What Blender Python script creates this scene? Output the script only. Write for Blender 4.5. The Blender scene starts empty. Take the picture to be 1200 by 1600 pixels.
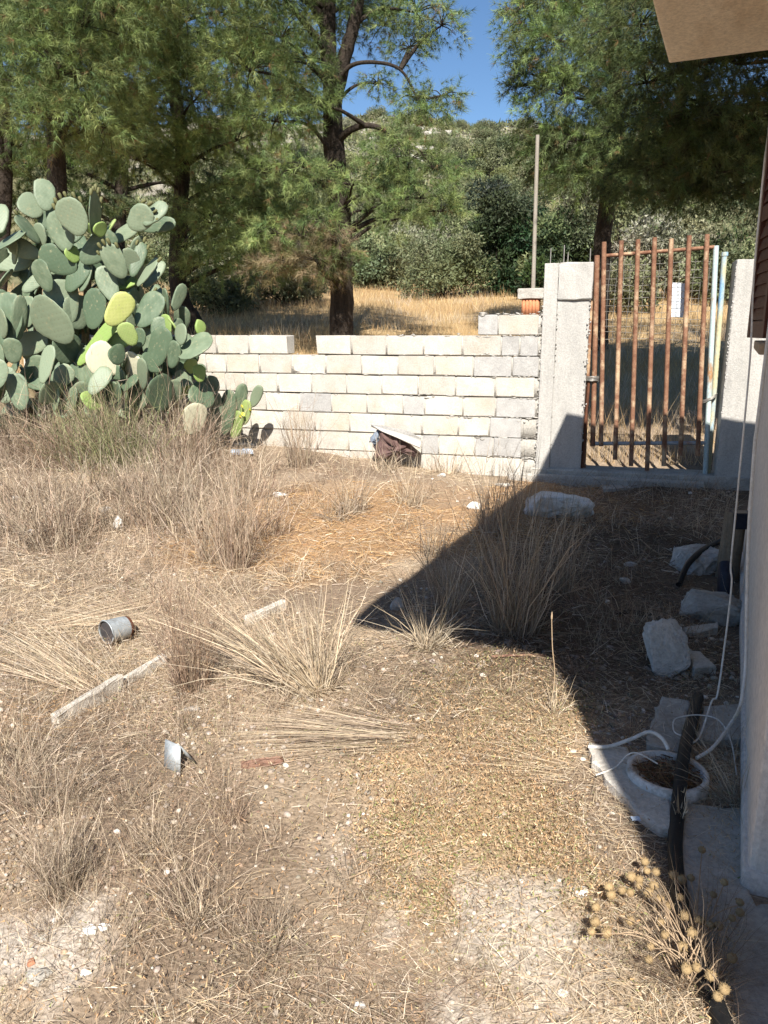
import bpy, bmesh, math, random
import numpy as np
from mathutils import Vector, Matrix, Euler, Quaternion
R = math.radians
rng = np.random.default_rng(7)
random.seed(7)
SC = bpy.context.scene
COL = SC.collection

# ------------------------------------------------------------------ camera
CAM_Z, PITCH, F = 1.5, 13.3, 1200.0
cd = bpy.data.cameras.new('camera'); cam = bpy.data.objects.new('camera', cd); COL.objects.link(cam)
cam.location = (0, 0, CAM_Z); cam.rotation_euler = (R(90 - PITCH), 0, 0)
cd.sensor_fit = 'VERTICAL'; cd.sensor_height = 32; cd.lens = 24
cd.clip_start = 0.05; cd.clip_end = 2000
SC.camera = cam
# ------------------------------------------------------------------ sky and sun
SUN_EL = 43.0
SUN_DIR = Vector((0.05, 1.0, -math.tan(R(SUN_EL)))).normalized()      # the way the light travels
w = bpy.data.worlds.new('World'); SC.world = w; w.use_nodes = True
nt = w.node_tree
sky = nt.nodes.new('ShaderNodeTexSky'); sky.sky_type = 'NISHITA'; sky.sun_disc = False
sky.sun_elevation = R(SUN_EL); sky.sun_rotation = math.atan2(-SUN_DIR.x, -SUN_DIR.y)
sky.altitude = 800; sky.air_density = 1.0; sky.dust_density = 0.0; sky.ozone_density = 3.0
hs = nt.nodes.new('ShaderNodeHueSaturation'); hs.inputs['Saturation'].default_value = 1.10; hs.inputs['Value'].default_value = 1.12
nt.links.new(sky.outputs[0], hs.inputs['Color']); nt.links.new(hs.outputs[0], nt.nodes['Background'].inputs[0])
nt.nodes['Background'].inputs[1].default_value = 0.062
sl = bpy.data.lights.new('sun', 'SUN'); sl.energy = 5.0; sl.angle = R(0.53); sl.color = (1.0, 0.945, 0.86)
so = bpy.data.objects.new('sun', sl); COL.objects.link(so)
so.rotation_euler = SUN_DIR.to_track_quat('-Z', 'Y').to_euler(); so.location = (-3, -20, 20)
vs = SC.view_settings
vs.view_transform = 'Standard'; vs.look = 'None'; vs.gamma = 1; vs.exposure = 1.0; vs.use_curve_mapping = False
SC.cycles.use_denoising = True
SC.cycles.max_bounces = 6; SC.cycles.diffuse_bounces = 3; SC.cycles.transparent_max_bounces = 8

# ------------------------------------------------------------------ geometry of the place
cp, sp_ = math.cos(R(PITCH)), math.sin(R(PITCH))
def ray(px, py):
    a, b = (px - 600) / F, (800 - py) / F
    return Vector((a, cp + b * sp_, -sp_ + b * cp))
def at_y(px, py, Y):
    d = ray(px, py); t = Y / d.y
    return Vector((d.x * t, Y, CAM_Z + d.z * t))
def sstep(a, b, x):
    t = np.clip((x - a) / (b - a), 0, 1); return t * t * (3 - 2 * t)
# fence line and house line
FU = Vector((math.cos(R(-16)), math.sin(R(-16)), 0)); FN = Vector((-FU.y, FU.x, 0))   # FN points away from the camera
FO = Vector((1.27, 7.64, 0))
def fence_y(x): return FO.y + (x - FO.x) * FU.y / FU.x
HN = Vector((0.996, 1.82, 0)); HF = Vector((2.40, 4.94, 0))
HD = (HF - HN).normalized(); HL = Vector((-HD.y, HD.x, 0))                          # HL points to the yard
def fence(px, py, off=0.0):
    d = ray(px, py); o = Vector((0, 0, CAM_Z)); p0 = FO + FN * off
    t = (p0 - o).dot(FN) / d.dot(FN); return o + d * t
def fuz(p):                       # fence coordinates (u, z)
    return (p - FO).dot(FU), p.z
def hmap(x, y):
    x = np.asarray(x, float); y = np.asarray(y, float)
    z = sstep(4.5, 8.0, y) * (0.05 + 0.21 * sstep(1.3, -1.4, x))
    yy = y - (fence_y(x) + 0.35)
    z = z + np.interp(yy, [0, 29, 45, 60, 85, 122, 160, 300], [0, 3.35, 6.0, 9.2, 18.5, 32.5, 36, 15]) * (1 - 0.0 * x)
    far = sstep(38, 90, y)
    z = z * (1 + far * (0.10 * np.tanh(-x / 30.0)))
    z = z + far * (1.3 * np.sin(x * 0.11 + 1.0) * np.sin(y * 0.07) + 0.7 * np.sin(x * 0.31 + y * 0.21))
    near = 1 - sstep(30, 45, y)
    z = z + near * (0.016 * np.sin(x * 2.3 + 0.6) * np.sin(y * 1.9 + 0.4) + 0.009 * np.sin(x * 6.1 + y * 3.3) + 0.006 * np.sin(x * 11 - y * 9.0))
    # flat trodden strip by the house
    return z
def gz(x, y): return float(hmap(x, y))
def ground(px, py):
    d = ray(px, py); t = 0.8
    while t < 200:
        p = Vector((0, 0, CAM_Z)) + d * t
        if p.z <= gz(p.x, p.y): break
        t += 0.01 + t * 0.002
    return Vector((p.x, p.y, gz(p.x, p.y)))

# ------------------------------------------------------------------ object helpers
def tag(o, label=None, cat=None, group=None, kind=None):
    if label: o['label'] = label
    if cat: o['category'] = cat
    if group: o['group'] = group
    if kind: o['kind'] = kind
    return o
def empty(name, loc, label, cat, group=None):
    o = bpy.data.objects.new(name, None); COL.objects.link(o); o.location = loc; o.empty_display_size = 0.1
    return tag(o, label, cat, group)
def link(name, me, parent=None, loc=None):
    o = bpy.data.objects.new(name, me); COL.objects.link(o)
    if parent is not None: o.parent = parent
    if loc is not None: o.location = loc
    return o
class MB:
    """collects numpy geometry: vertices, triangles/quads, a colour for each vertex"""
    def __init__(s): s.v = []; s.f = []; s.c = []; s.n = 0
    def add(s, v, f, c=(1, 1, 1)):
        v = np.asarray(v, np.float32).reshape(-1, 3); f = np.asarray(f, np.int64)
        if f.ndim == 1: f = f.reshape(-1, 3)
        c = np.asarray(c, np.float32)
        if c.ndim == 1: c = np.tile(c, (len(v), 1))
        s.v.append(v); s.f.append(f + s.n); s.c.append(c); s.n += len(v)
    def mesh(s, name, mat, smooth=False, origin=None):
        v = np.concatenate(s.v); c = np.concatenate(s.c)
        if origin is not None: v = v - np.asarray(origin, np.float32)
        me = bpy.data.meshes.new(name)
        sizes = np.concatenate([np.full(len(f), f.shape[1]) for f in s.f]); loops = np.concatenate([f.ravel() for f in s.f])
        me.vertices.add(len(v)); me.vertices.foreach_set('co', v.astype(np.float32).ravel())
        me.loops.add(len(loops)); me.loops.foreach_set('vertex_index', loops.astype(np.int32))
        me.polygons.add(len(sizes)); st = np.concatenate([[0], np.cumsum(sizes)[:-1]])
        me.polygons.foreach_set('loop_start', st.astype(np.int32))
        me.polygons.foreach_set('loop_total', sizes.astype(np.int32))
        if smooth: me.polygons.foreach_set('use_smooth', np.ones(len(sizes), bool))
        at = me.color_attributes.new('col', 'FLOAT_COLOR', 'POINT')
        at.data.foreach_set('color', np.concatenate([c, np.ones((len(c), 1), np.float32)], 1).ravel())
        me.update(calc_edges=True); me.validate(clean_customdata=False)
        if mat: me.materials.append(mat)
        return me
def tube(mb, pts, rad, sides=6, col=(1, 1, 1), caps=True, noise=0.0):
    P = np.array([tuple(p) for p in pts], float); n = len(P)
    rad = np.full(n, rad) if np.isscalar(rad) else np.asarray(rad, float)
    T = np.gradient(P, axis=0); T /= np.linalg.norm(T, axis=1)[:, None] + 1e-9
    ref = np.array([0, 0, 1.0]) if abs(T[:, 2]).mean() < 0.8 else np.array([1.0, 0, 0])
    A = np.cross(T, ref); A /= np.linalg.norm(A, axis=1)[:, None] + 1e-9
    B = np.cross(T, A)
    th = np.arange(sides) * 2 * math.pi / sides
    rr = rad[:, None] * (1 + noise * rng.normal(size=(n, sides)))
    V = P[:, None, :] + rr[..., None] * (np.cos(th)[None, :, None] * A[:, None, :] + np.sin(th)[None, :, None] * B[:, None, :])
    i = np.arange(n - 1)[:, None] * sides; j = np.arange(sides)[None, :]; k = (j + 1) % sides
    Q = np.stack([i + j, i + sides + j, i + sides + k, i + k], -1).reshape(-1, 4)
    mb.add(V.reshape(-1, 3), Q, col)
    if caps:
        mb.add(V[0], [[0, a + 1, a] if False else [0, a, a + 1] for a in range(1, sides - 1)], col)
        mb.add(V[-1], [[0, a + 1, a] for a in range(1, sides - 1)], col)
def spline(pts, n=8):
    P = [Vector(p) for p in pts]
    if len(P) < 3: return [P[0].lerp(P[-1], i / n) for i in range(n + 1)]
    out = []
    for i in range(len(P) - 1):
        p0, p1, p2, p3 = P[max(i - 1, 0)], P[i], P[i + 1], P[min(i + 2, len(P) - 1)]
        for k in range(n):
            t = k / n
            out.append(0.5 * ((2 * p1) + (p2 - p0) * t + (2 * p0 - 5 * p1 + 4 * p2 - p3) * t * t + (3 * p1 - p0 - 3 * p2 + p3) * t ** 3))
    out.append(P[-1]); return out
def box(mb, lo, hi, col=(1, 1, 1), M=None):
    x0, y0, z0 = lo; x1, y1, z1 = hi
    v = np.array([(x0, y0, z0), (x1, y0, z0), (x1, y1, z0), (x0, y1, z0), (x0, y0, z1), (x1, y0, z1), (x1, y1, z1), (x0, y1, z1)], float)
    if M is not None: v = np.array([tuple(M @ Vector(p)) for p in v])
    mb.add(v, [(0, 3, 2, 1), (4, 5, 6, 7), (0, 1, 5, 4), (1, 2, 6, 5), (2, 3, 7, 6), (3, 0, 4, 7)], col)
def rough_box(name, lo, hi, mat, bevel=0.01, jit=0.003, cuts=0, seed=0, segs=2):
    """a box with soft, slightly uneven edges"""
    rr = random.Random(seed)
    bm = bmesh.new(); bmesh.ops.create_cube(bm, size=1)
    for v in bm.verts: v.co = Vector([lo[i] + (v.co[i] + 0.5) * (hi[i] - lo[i]) for i in range(3)])
    if cuts: bmesh.ops.subdivide_edges(bm, edges=bm.edges[:], cuts=cuts, use_grid_fill=True)
    sharp = [e for e in bm.edges if len(e.link_faces) == 2 and e.calc_face_angle(0) > 0.5]
    if bevel: bmesh.ops.bevel(bm, geom=sharp, offset=bevel, segments=segs, profile=0.6, affect='EDGES')
    for v in bm.verts: v.co += Vector((rr.uniform(-jit, jit), rr.uniform(-jit, jit), rr.uniform(-jit, jit)))
    me = bpy.data.meshes.new(name); bm.to_mesh(me); bm.free()
    me.materials.append(mat); return me
def blades(mb, base, dirs, L, W, bend, col, segs=2, side=None, kink=0.0):
    """thin tapering ribbons: base (n,3), dirs (n,3) unit, L/W (n,), bend (n,3) = pull at the tip"""
    n = len(base)
    if side is None:
        s = rng.normal(size=(n, 3)); s = np.cross(s, dirs)
    else: s = side
    s /= np.linalg.norm(s, axis=1)[:, None] + 1e-9
    rows = []
    for k in range(segs):
        t = k / segs; c = base + dirs * (L * t)[:, None] + bend * (L * t * t)[:, None]
        if kink and k: c = c + rng.normal(size=(n, 3)) * (L * kink)[:, None]
        wd = (W * (1 - 0.6 * t))[:, None] * 0.5
        rows += [c - s * wd, c + s * wd]
    rows.append(base + dirs * L[:, None] + bend * L[:, None])
    V = np.stack(rows, 1); m = 2 * segs + 1
    tr = []
    for k in range(segs - 1):
        a = 2 * k; tr += [(a, a + 1, a + 3), (a, a + 3, a + 2)]
    a = 2 * (segs - 1); tr.append((a, a + 1, a + 2))
    T = np.array(tr)[None] + (np.arange(n) * m)[:, None, None]
    mb.add(V.reshape(-1, 3), T.reshape(-1, 3), np.repeat(col, m, 0))
def unit(v): return v / (np.linalg.norm(v, axis=-1, keepdims=True) + 1e-9)
def pal(colors, n, jit=0.12, p=None):
    c = np.array(colors)[rng.choice(len(colors), n, p=p)]
    return np.clip(c * (1 + jit * rng.normal(size=(n, 1))) + 0.006 * rng.normal(size=(n, 3)), 0.004, 0.95)

# ------------------------------------------------------------------ materials
def newmat(name):
    m = bpy.data.materials.new(name); m.use_nodes = True
    nt = m.node_tree; b = nt.nodes['Principled BSDF']; return m, nt, b
def N(nt, t, **kw):
    n = nt.nodes.new(t)
    for k, v in kw.items():
        if k in n.inputs.keys(): n.inputs[k].default_value = v
        else: setattr(n, k, v)
    return n
def ramp(nt, fac, stops):
    r = nt.nodes.new('ShaderNodeValToRGB'); e = r.color_ramp.elements
    while len(e) > 1: e.remove(e[-1])
    e[0].position = stops[0][0]; e[0].color = (*stops[0][1], 1)
    for p, c in stops[1:]:
        x = e.new(p); x.color = (*c, 1)
    nt.links.new(fac, r.inputs[0]); return r.outputs[0]
def mix(nt, fac, a, b, mode='MIX'):
    m = nt.nodes.new('ShaderNodeMix'); m.data_type = 'RGBA'; m.blend_type = mode
    for s, v in ((0, fac), (6, a), (7, b)):
        if hasattr(v, 'node'): nt.links.new(v, m.inputs[s])
        elif s == 0: m.inputs[0].default_value = v
        else: m.inputs[s].default_value = (*v, 1)
    return m.outputs[2]
def surf(name, c1, c2, scale=8, rough=0.85, bump=0.3, fine=60, c3=None, c3s=2.0, c3lim=(0.55, 0.7), vary=0.0, metal=0.0, spots=None, stretch=None, bdist=0.01):
    """mottled surface: two-colour noise, an optional stain colour, fine bump, a tint by object"""
    m, nt, b = newmat(name)
    tc = N(nt, 'ShaderNodeTexCoord'); vec = tc.outputs['Object']
    oi = N(nt, 'ShaderNodeObjectInfo')
    ad = N(nt, 'ShaderNodeVectorMath', operation='MULTIPLY_ADD'); nt.links.new(oi.outputs['Random'], ad.inputs[0])
    ad.inputs[1].default_value = (17, 23, 31); nt.links.new(vec, ad.inputs[2]); vec = ad.outputs[0]
    if stretch:
        mp = N(nt, 'ShaderNodeMapping'); mp.inputs['Scale'].default_value = stretch; nt.links.new(vec, mp.inputs[0]); vec2 = mp.outputs[0]
    else: vec2 = vec
    n1 = N(nt, 'ShaderNodeTexNoise', Scale=scale, Detail=6.0, Roughness=0.65); nt.links.new(vec2, n1.inputs['Vector'])
    n2 = N(nt, 'ShaderNodeTexNoise', Scale=fine, Detail=4.0, Roughness=0.7); nt.links.new(vec, n2.inputs['Vector'])
    col = ramp(nt, n1.outputs['Fac'], [(0.3, c1), (0.7, c2)])
    if c3:
        n3 = N(nt, 'ShaderNodeTexNoise', Scale=c3s, Detail=5.0, Roughness=0.7); nt.links.new(vec2, n3.inputs['Vector'])
        f = ramp(nt, n3.outputs['Fac'], [(c3lim[0], (0, 0, 0)), (c3lim[1], (1, 1, 1))]); col = mix(nt, f, col, c3)
    g = ramp(nt, n2.outputs['Fac'], [(0.25, (0.72,) * 3), (0.75, (1.2,) * 3)]); col = mix(nt, 1.0, col, g, 'MULTIPLY')
    if vary:
        hv = N(nt, 'ShaderNodeMapRange'); nt.links.new(oi.outputs['Random'], hv.inputs[0]); hv.inputs[3].default_value = 1 - vary; hv.inputs[4].default_value = 1 + vary
        cc = N(nt, 'ShaderNodeCombineColor'); [nt.links.new(hv.outputs[0], cc.inputs[i]) for i in range(3)]
        col = mix(nt, 1.0, col, cc.outputs[0], 'MULTIPLY')
    nt.links.new(col, b.inputs['Base Color']); b.inputs['Roughness'].default_value = rough; b.inputs['Metallic'].default_value = metal
    b.inputs['Specular IOR Level'].default_value = 0.25
    if bump:
        s = N(nt, 'ShaderNodeMath', operation='MULTIPLY_ADD'); nt.links.new(n1.outputs['Fac'], s.inputs[0]); s.inputs[1].default_value = 0.8; nt.links.new(n2.outputs['Fac'], s.inputs[2])
        bp = N(nt, 'ShaderNodeBump', Strength=bump, Distance=bdist); nt.links.new(s.outputs[0], bp.inputs['Height']); nt.links.new(bp.outputs[0], b.inputs['Normal'])
    return m
def colmat(name, rough=0.8, trans=0.0, spec=0.2):
    """colour straight from the mesh's own colour attribute (each blade, leaf or pebble has one)"""
    m, nt, b = newmat(name)
    a = N(nt, 'ShaderNodeAttribute', attribute_name='col'); nt.links.new(a.outputs['Color'], b.inputs['Base Color'])
    b.inputs['Roughness'].default_value = rough; b.inputs['Specular IOR Level'].default_value = spec
    if trans:
        t = N(nt, 'ShaderNodeBsdfTranslucent'); nt.links.new(a.outputs['Color'], t.inputs['Color'])
        mx = N(nt, 'ShaderNodeMixShader'); mx.inputs[0].default_value = trans
        nt.links.new(b.outputs[0], mx.inputs[1]); nt.links.new(t.outputs[0], mx.inputs[2])
        nt.links.new(mx.outputs[0], nt.nodes['Material Output'].inputs[0])
    return m
M = {}
M['blade'] = colmat('dry_blade', 0.75, 0.18)
M['needle'] = colmat('pine_needles', 0.6, 0.22, 0.3)
M['leaf'] = colmat('leaf', 0.6, 0.2, 0.25)
M['pebble'] = colmat('pebbles', 0.9, 0, 0.15)
M['bark'] = surf('pine_bark', (0.022, 0.017, 0.014), (0.07, 0.054, 0.042), 5, 0.95, 0.9, 30, stretch=(2.5, 2.5, 0.5), bdist=0.05)
M['barkgrey'] = surf('grey_bark', (0.12, 0.11, 0.10), (0.28, 0.26, 0.23), 6, 0.95, 0.9, 30, stretch=(2.5, 2.5, 0.5), bdist=0.04)
M['block'] = surf('concrete_block', (0.44, 0.41, 0.36), (0.55, 0.52, 0.465), 7, 0.95, 0.6, 90, c3=(0.47, 0.39, 0.29), c3s=3.0, c3lim=(0.5, 0.8), vary=0.10)
M['blockgrey'] = surf('grey_block', (0.34, 0.33, 0.315), (0.45, 0.44, 0.42), 9, 0.95, 0.5, 90, vary=0.06)
M['mortar'] = surf('mortar', (0.38, 0.36, 0.325), (0.52, 0.49, 0.44), 14, 0.95, 0.8, 70)
M['concrete'] = surf('cast_concrete', (0.37, 0.36, 0.335), (0.49, 0.47, 0.44), 3.5, 0.95, 0.5, 80, c3=(0.36, 0.35, 0.33), c3s=1.4, c3lim=(0.5, 0.8), stretch=(2, 2, 0.6))
M['oldcon'] = surf('old_concrete', (0.34, 0.32, 0.28), (0.52, 0.49, 0.44), 6, 0.95, 0.8, 60, c3=(0.24, 0.22, 0.19), c3s=2.5, c3lim=(0.5, 0.75))
M['palecon'] = surf('pale_concrete', (0.50, 0.46, 0.40), (0.66, 0.61, 0.54), 7, 0.95, 0.8, 70, c3=(0.36, 0.32, 0.27), c3s=5, c3lim=(0.55, 0.75))
M['brick'] = surf('hollow_brick', (0.50, 0.19, 0.09), (0.60, 0.27, 0.14), 20, 0.9, 0.3, 90)
M['rust'] = surf('rusty_pipe', (0.15, 0.065, 0.038), (0.31, 0.17, 0.105), 14, 0.75, 0.35, 90, c3=(0.50, 0.36, 0.23), c3s=5, c3lim=(0.5, 0.64), metal=0.1)
M['rustdark'] = surf('dark_rust', (0.08, 0.035, 0.022), (0.18, 0.075, 0.04), 14, 0.85, 0.5, 70)
M['paintpipe'] = surf('painted_pipe', (0.34, 0.46, 0.50), (0.55, 0.62, 0.58), 7, 0.55, 0.2, 60, c3=(0.38, 0.22, 0.11), c3s=5, c3lim=(0.56, 0.64), stretch=(1, 1, 0.3))
M['bluepipe'] = surf('blue_pipe', (0.16, 0.34, 0.55), (0.34, 0.50, 0.58), 6, 0.5, 0.2, 60, c3=(0.50, 0.46, 0.30), c3s=3, c3lim=(0.42, 0.55), stretch=(1, 1, 0.3))
M['rail'] = surf('grey_rail', (0.30, 0.33, 0.36), (0.42, 0.44, 0.45), 10, 0.6, 0.2, 60, c3=(0.28, 0.14, 0.08), c3s=5)
M['wire'] = surf('wire', (0.25, 0.24, 0.22), (0.36, 0.34, 0.31), 20, 0.5, 0, 40, metal=0.6)
M['plaster'] = surf('house_plaster', (0.68, 0.60, 0.535), (0.76, 0.68, 0.61), 4, 0.95, 0.6, 45, c3=(0.56, 0.48, 0.40), c3s=1.6, c3lim=(0.55, 0.8))
M['slab'] = surf('slab_underside', (0.78, 0.67, 0.53), (0.86, 0.76, 0.62), 2.5, 0.95, 0.5, 50, c3=(0.66, 0.53, 0.39), c3s=1.8, c3lim=(0.48, 0.7), stretch=(0.6, 2, 1))
M['brownwood'] = surf('brown_wood', (0.055, 0.018, 0.011), (0.11, 0.035, 0.02), 6, 0.55, 0.3, 60, stretch=(6, 6, 0.5))
M['palewood'] = surf('pale_wood', (0.34, 0.24, 0.15), (0.44, 0.33, 0.22), 6, 0.8, 0.3, 60)
M['postwood'] = surf('weathered_post', (0.16, 0.12, 0.08), (0.27, 0.21, 0.15), 8, 0.9, 0.5, 50, stretch=(5, 5, 0.5))
M['polewood'] = surf('pole_wood', (0.25, 0.225, 0.19), (0.34, 0.31, 0.265), 8, 0.9, 0.4, 50, stretch=(5, 5, 0.5))
M['cable'] = surf('white_cable', (0.60, 0.57, 0.52), (0.70, 0.67, 0.62), 12, 0.5, 0, 40)
M['pvc'] = surf('white_pvc', (0.60, 0.57, 0.53), (0.72, 0.69, 0.65), 8, 0.6, 0.3, 60, c3=(0.34, 0.29, 0.23), c3s=9, c3lim=(.5, .65))
M['blackpipe'] = surf('black_pipe', (0.008, 0.008, 0.009), (0.02, 0.02, 0.02), 20, 0.55, 0.1, 60)
M['navy'] = surf('navy_fitting', (0.012, 0.013, 0.022), (0.025, 0.026, 0.04), 20, 0.5, 0.1, 60)
M['rock'] = surf('limestone', (0.42, 0.40, 0.37), (0.66, 0.63, 0.59), 9, 0.95, 1.0, 50, c3=(0.38, 0.34, 0.29), c3s=6, c3lim=(0.54, 0.72), vary=0.06, bdist=0.02)
M['whiterock'] = surf('white_stone', (0.66, 0.63, 0.58), (0.82, 0.80, 0.76), 14, 0.95, 0.8, 70, c3=(0.52, 0.46, 0.38), c3s=9, c3lim=(0.58, 0.72), vary=0.06)
M['greyrock'] = surf('grey_stone', (0.36, 0.34, 0.30), (0.50, 0.47, 0.42), 14, 0.95, 0.7, 70, vary=0.05)
M['tin'] = surf('galvanised_tin', (0.30, 0.33, 0.35), (0.46, 0.49, 0.50), 10, 0.5, 0.1, 60, metal=0.35, c3=(0.22, 0.20, 0.18), c3s=9)
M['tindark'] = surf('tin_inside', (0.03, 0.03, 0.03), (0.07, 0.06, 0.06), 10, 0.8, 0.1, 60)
M['brownsack'] = surf('brown_sack', (0.085, 0.05, 0.045), (0.16, 0.10, 0.09), 8, 0.85, 0.5, 40)
M['bluebag'] = surf('grey_blue_bag', (0.15, 0.18, 0.23), (0.22, 0.26, 0.31), 8, 0.7, 0.4, 40)
M['board'] = surf('white_board', (0.72, 0.69, 0.64), (0.82, 0.80, 0.76), 5, 0.8, 0.2, 60, c3=(0.60, 0.54, 0.46), c3s=6)
M['redclay'] = surf('red_clay_piece', (0.38, 0.16, 0.09), (0.50, 0.25, 0.15), 12, 0.9, 0.3, 60)
M['barkred'] = surf('red_bark', (0.17, 0.09, 0.065), (0.29, 0.18, 0.13), 12, 0.95, 0.6, 60, stretch=(1, 8, 1))
M['plaque'] = surf('white_plaque', (0.62, 0.68, 0.75), (0.74, 0.78, 0.82), 8, 0.5, 0, 60)
M['blueplastic'] = surf('pale_blue_plastic', (0.40, 0.52, 0.70), (0.60, 0.68, 0.78), 8, 0.4, 0, 60)
M['soil'] = surf('soil', (0.10, 0.07, 0.045), (0.2, 0.14, 0.09), 14, 1, 1.0, 60)
M['stem'] = surf('cactus_stem', (0.16, 0.12, 0.07), (0.28, 0.23, 0.14), 10, 0.9, 0.6, 50)
M['fruit'] = surf('cactus_fruit', (0.10, 0.12, 0.05), (0.17, 0.16, 0.07), 20, 0.6, 0.2, 80, c3=(0.20, 0.09, 0.05), c3s=10)
M['yellow'] = surf('yellow_petals', (0.75, 0.62, 0.05), (0.85, 0.74, 0.12), 20, 0.7, 0, 80)
M['head'] = surf('dry_seed_head', (0.30, 0.20, 0.10), (0.50, 0.37, 0.20), 40, 0.9, 0.4, 120, vary=0.15)
def pad_mat(name, c1, c2, dots=.32):
    m, nt, b = newmat(name)
    tc = N(nt, 'ShaderNodeTexCoord'); oi = N(nt, 'ShaderNodeObjectInfo')
    n1 = N(nt, 'ShaderNodeTexNoise', Scale=3.0, Detail=4.0); nt.links.new(tc.outputs['Object'], n1.inputs['Vector'])
    nz = N(nt, 'ShaderNodeMath', operation='MULTIPLY_ADD'); nt.links.new(oi.outputs['Random'], nz.inputs[0]); nz.inputs[1].default_value = 0.8; nz.inputs[2].default_value = -0.4
    a2 = N(nt, 'ShaderNodeMath', operation='ADD'); nt.links.new(n1.outputs['Fac'], a2.inputs[0]); nt.links.new(nz.outputs[0], a2.inputs[1])
    col = ramp(nt, a2.outputs[0], [(0.25, c1), (0.75, c2)])
    # areoles: a regular dotted pattern on the pad's own surface
    mp = N(nt, 'ShaderNodeMapping'); mp.inputs['Scale'].default_value = (8, 0.3, 11); mp.inputs['Rotation'].default_value = (0, R(45), 0); nt.links.new(tc.outputs['Object'], mp.inputs[0])
    vo = N(nt, 'ShaderNodeTexVoronoi', Scale=1.0, Randomness=0.18); nt.links.new(mp.outputs[0], vo.inputs['Vector'])
    dot = ramp(nt, vo.outputs['Distance'], [(0.10, (1, 1, 1)), (0.20, (0, 0, 0))])
    fx = N(nt, 'ShaderNodeMath', operation='MULTIPLY'); nt.links.new(dot, fx.inputs[0]); fx.inputs[1].default_value = dots
    col = mix(nt, fx.outputs[0], col, (0.13, 0.12, 0.07))
    n4 = N(nt, 'ShaderNodeTexNoise', Scale=6.0, Detail=6.0, Roughness=0.7); nt.links.new(tc.outputs['Object'], n4.inputs['Vector'])
    f4 = ramp(nt, n4.outputs['Fac'], [(0.57, (0, 0, 0)), (0.70, (1, 1, 1))]); col = mix(nt, f4, col, (0.30, 0.27, 0.16))
    nt.links.new(col, b.inputs['Base Color']); b.inputs['Roughness'].default_value = 0.5; b.inputs['Specular IOR Level'].default_value = 0.3
    bp = N(nt, 'ShaderNodeBump', Strength=0.22, Distance=0.006); nt.links.new(vo.outputs['Distance'], bp.inputs['Height']); nt.links.new(bp.outputs[0], b.inputs['Normal'])
    return m
M['pad'] = pad_mat('cactus_pad', (0.085, 0.125, 0.075), (0.19, 0.235, 0.155))
M['padyoung'] = pad_mat('young_pad', (0.22, 0.32, 0.09), (0.29, 0.37, 0.13), .3)
M['padyellow'] = pad_mat('yellow_pad', (0.36, 0.40, 0.12), (0.47, 0.48, 0.18), .15)
M['padpale'] = pad_mat('pale_old_pad', (0.50, 0.48, 0.34), (0.56, 0.54, 0.40), .12)

# ================================================================== GROUND
def fbm(x, y, s, seed=0, oct=4):
    """cheap value noise from summed sines, 0..1"""
    r = np.random.default_rng(seed); v = 0; a = 1.0; t = 0
    for o in range(oct):
        for _ in range(3):
            th = r.uniform(0, 2 * math.pi); ph = r.uniform(0, 2 * math.pi); k = s * 2 ** o * r.uniform(0.7, 1.3)
            v = v + a * np.sin((x * math.cos(th) + y * math.sin(th)) * k + ph)
        t += a * 3; a *= 0.6
    return np.clip(0.5 + v / t * 1.35, 0, 1)
def zones(x, y):
    """what lies on the yard where: chalky rubble, orange pine litter, weed mat, brown litter with house shade painted in (0..1 each)"""
    n1 = fbm(x, y, 1.6, 1); n2 = fbm(x, y, 3.1, 2); n3 = fbm(x, y, 5.0, 3)
    g = lambda cx, cy, rx, ry: np.exp(-(((x - cx) / rx) ** 2 + ((y - cy) / ry) ** 2))
    chalk = sstep(0.38, 0.85, g(0.58, 1.45, 0.20, 0.36) * 1.12 * (0.2 + 1.2 * n3) * (.45 + .75 * fbm(x, y, 9.0, 62, 3)) + 0.7 * g(-0.75, 1.45, 0.55, 0.4) * n2 + 0.5 * g(0.1, 1.35, 0.5, 0.3) * n3 + 0.9 * g(1.0, 2.75, 0.18, 0.5) * n3 + 0.55 * g(-2.6, 5.0, 0.7, 0.6) * n2 + 1.0 * sstep(2.3, 1.5, y) * sstep(.36, .8, n2 * .5 + n3 * .5) * sstep(.46, .68, fbm(x, y, 8.0, 61, 3)) + .6 * g(-.25, 2.0, .35, .3) * n3)
    orange = sstep(0.3, 0.8, (1.3 * g(0.2, 6.2, 1.7, 1.4) + 0.7 * g(-0.6, 5.2, 0.8, 0.9) + 0.8 * g(1.8, 7.0, 1.2, 0.6) + 0.5 * g(-1.3, 2.7, 0.7, 0.5)) * (0.4 + n1))
    weed = sstep(0.35, 0.75, (g(0.35, 2.35, 0.55, 0.75) + 0.5 * g(0.55, 3.1, 0.3, 0.4)) * (0.5 + n2))
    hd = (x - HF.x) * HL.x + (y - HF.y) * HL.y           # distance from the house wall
    dark = sstep(1.75, 0.9, hd) * sstep(2.4, 3.4, y) * sstep(8.2, 7.2, y) * (0.55 + 0.45 * n2)  # band along the house: brown litter, darkened to deepen the shade there
    return chalk, orange, weed, dark, n1, n2, n3
C_SOIL = np.array([0.24, 0.18, 0.13]); C_STRAW = np.array([0.40, 0.315, 0.225]); C_CHALK = np.array([0.44, 0.385, 0.325])
C_ORANGE = np.array([0.36, 0.235, 0.135]); C_WEED = np.array([0.37, 0.275, 0.175]); C_SHADE_LITTER = np.array([0.105, 0.08, 0.058])  # last one: brown litter colour with the house shade put in
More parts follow.
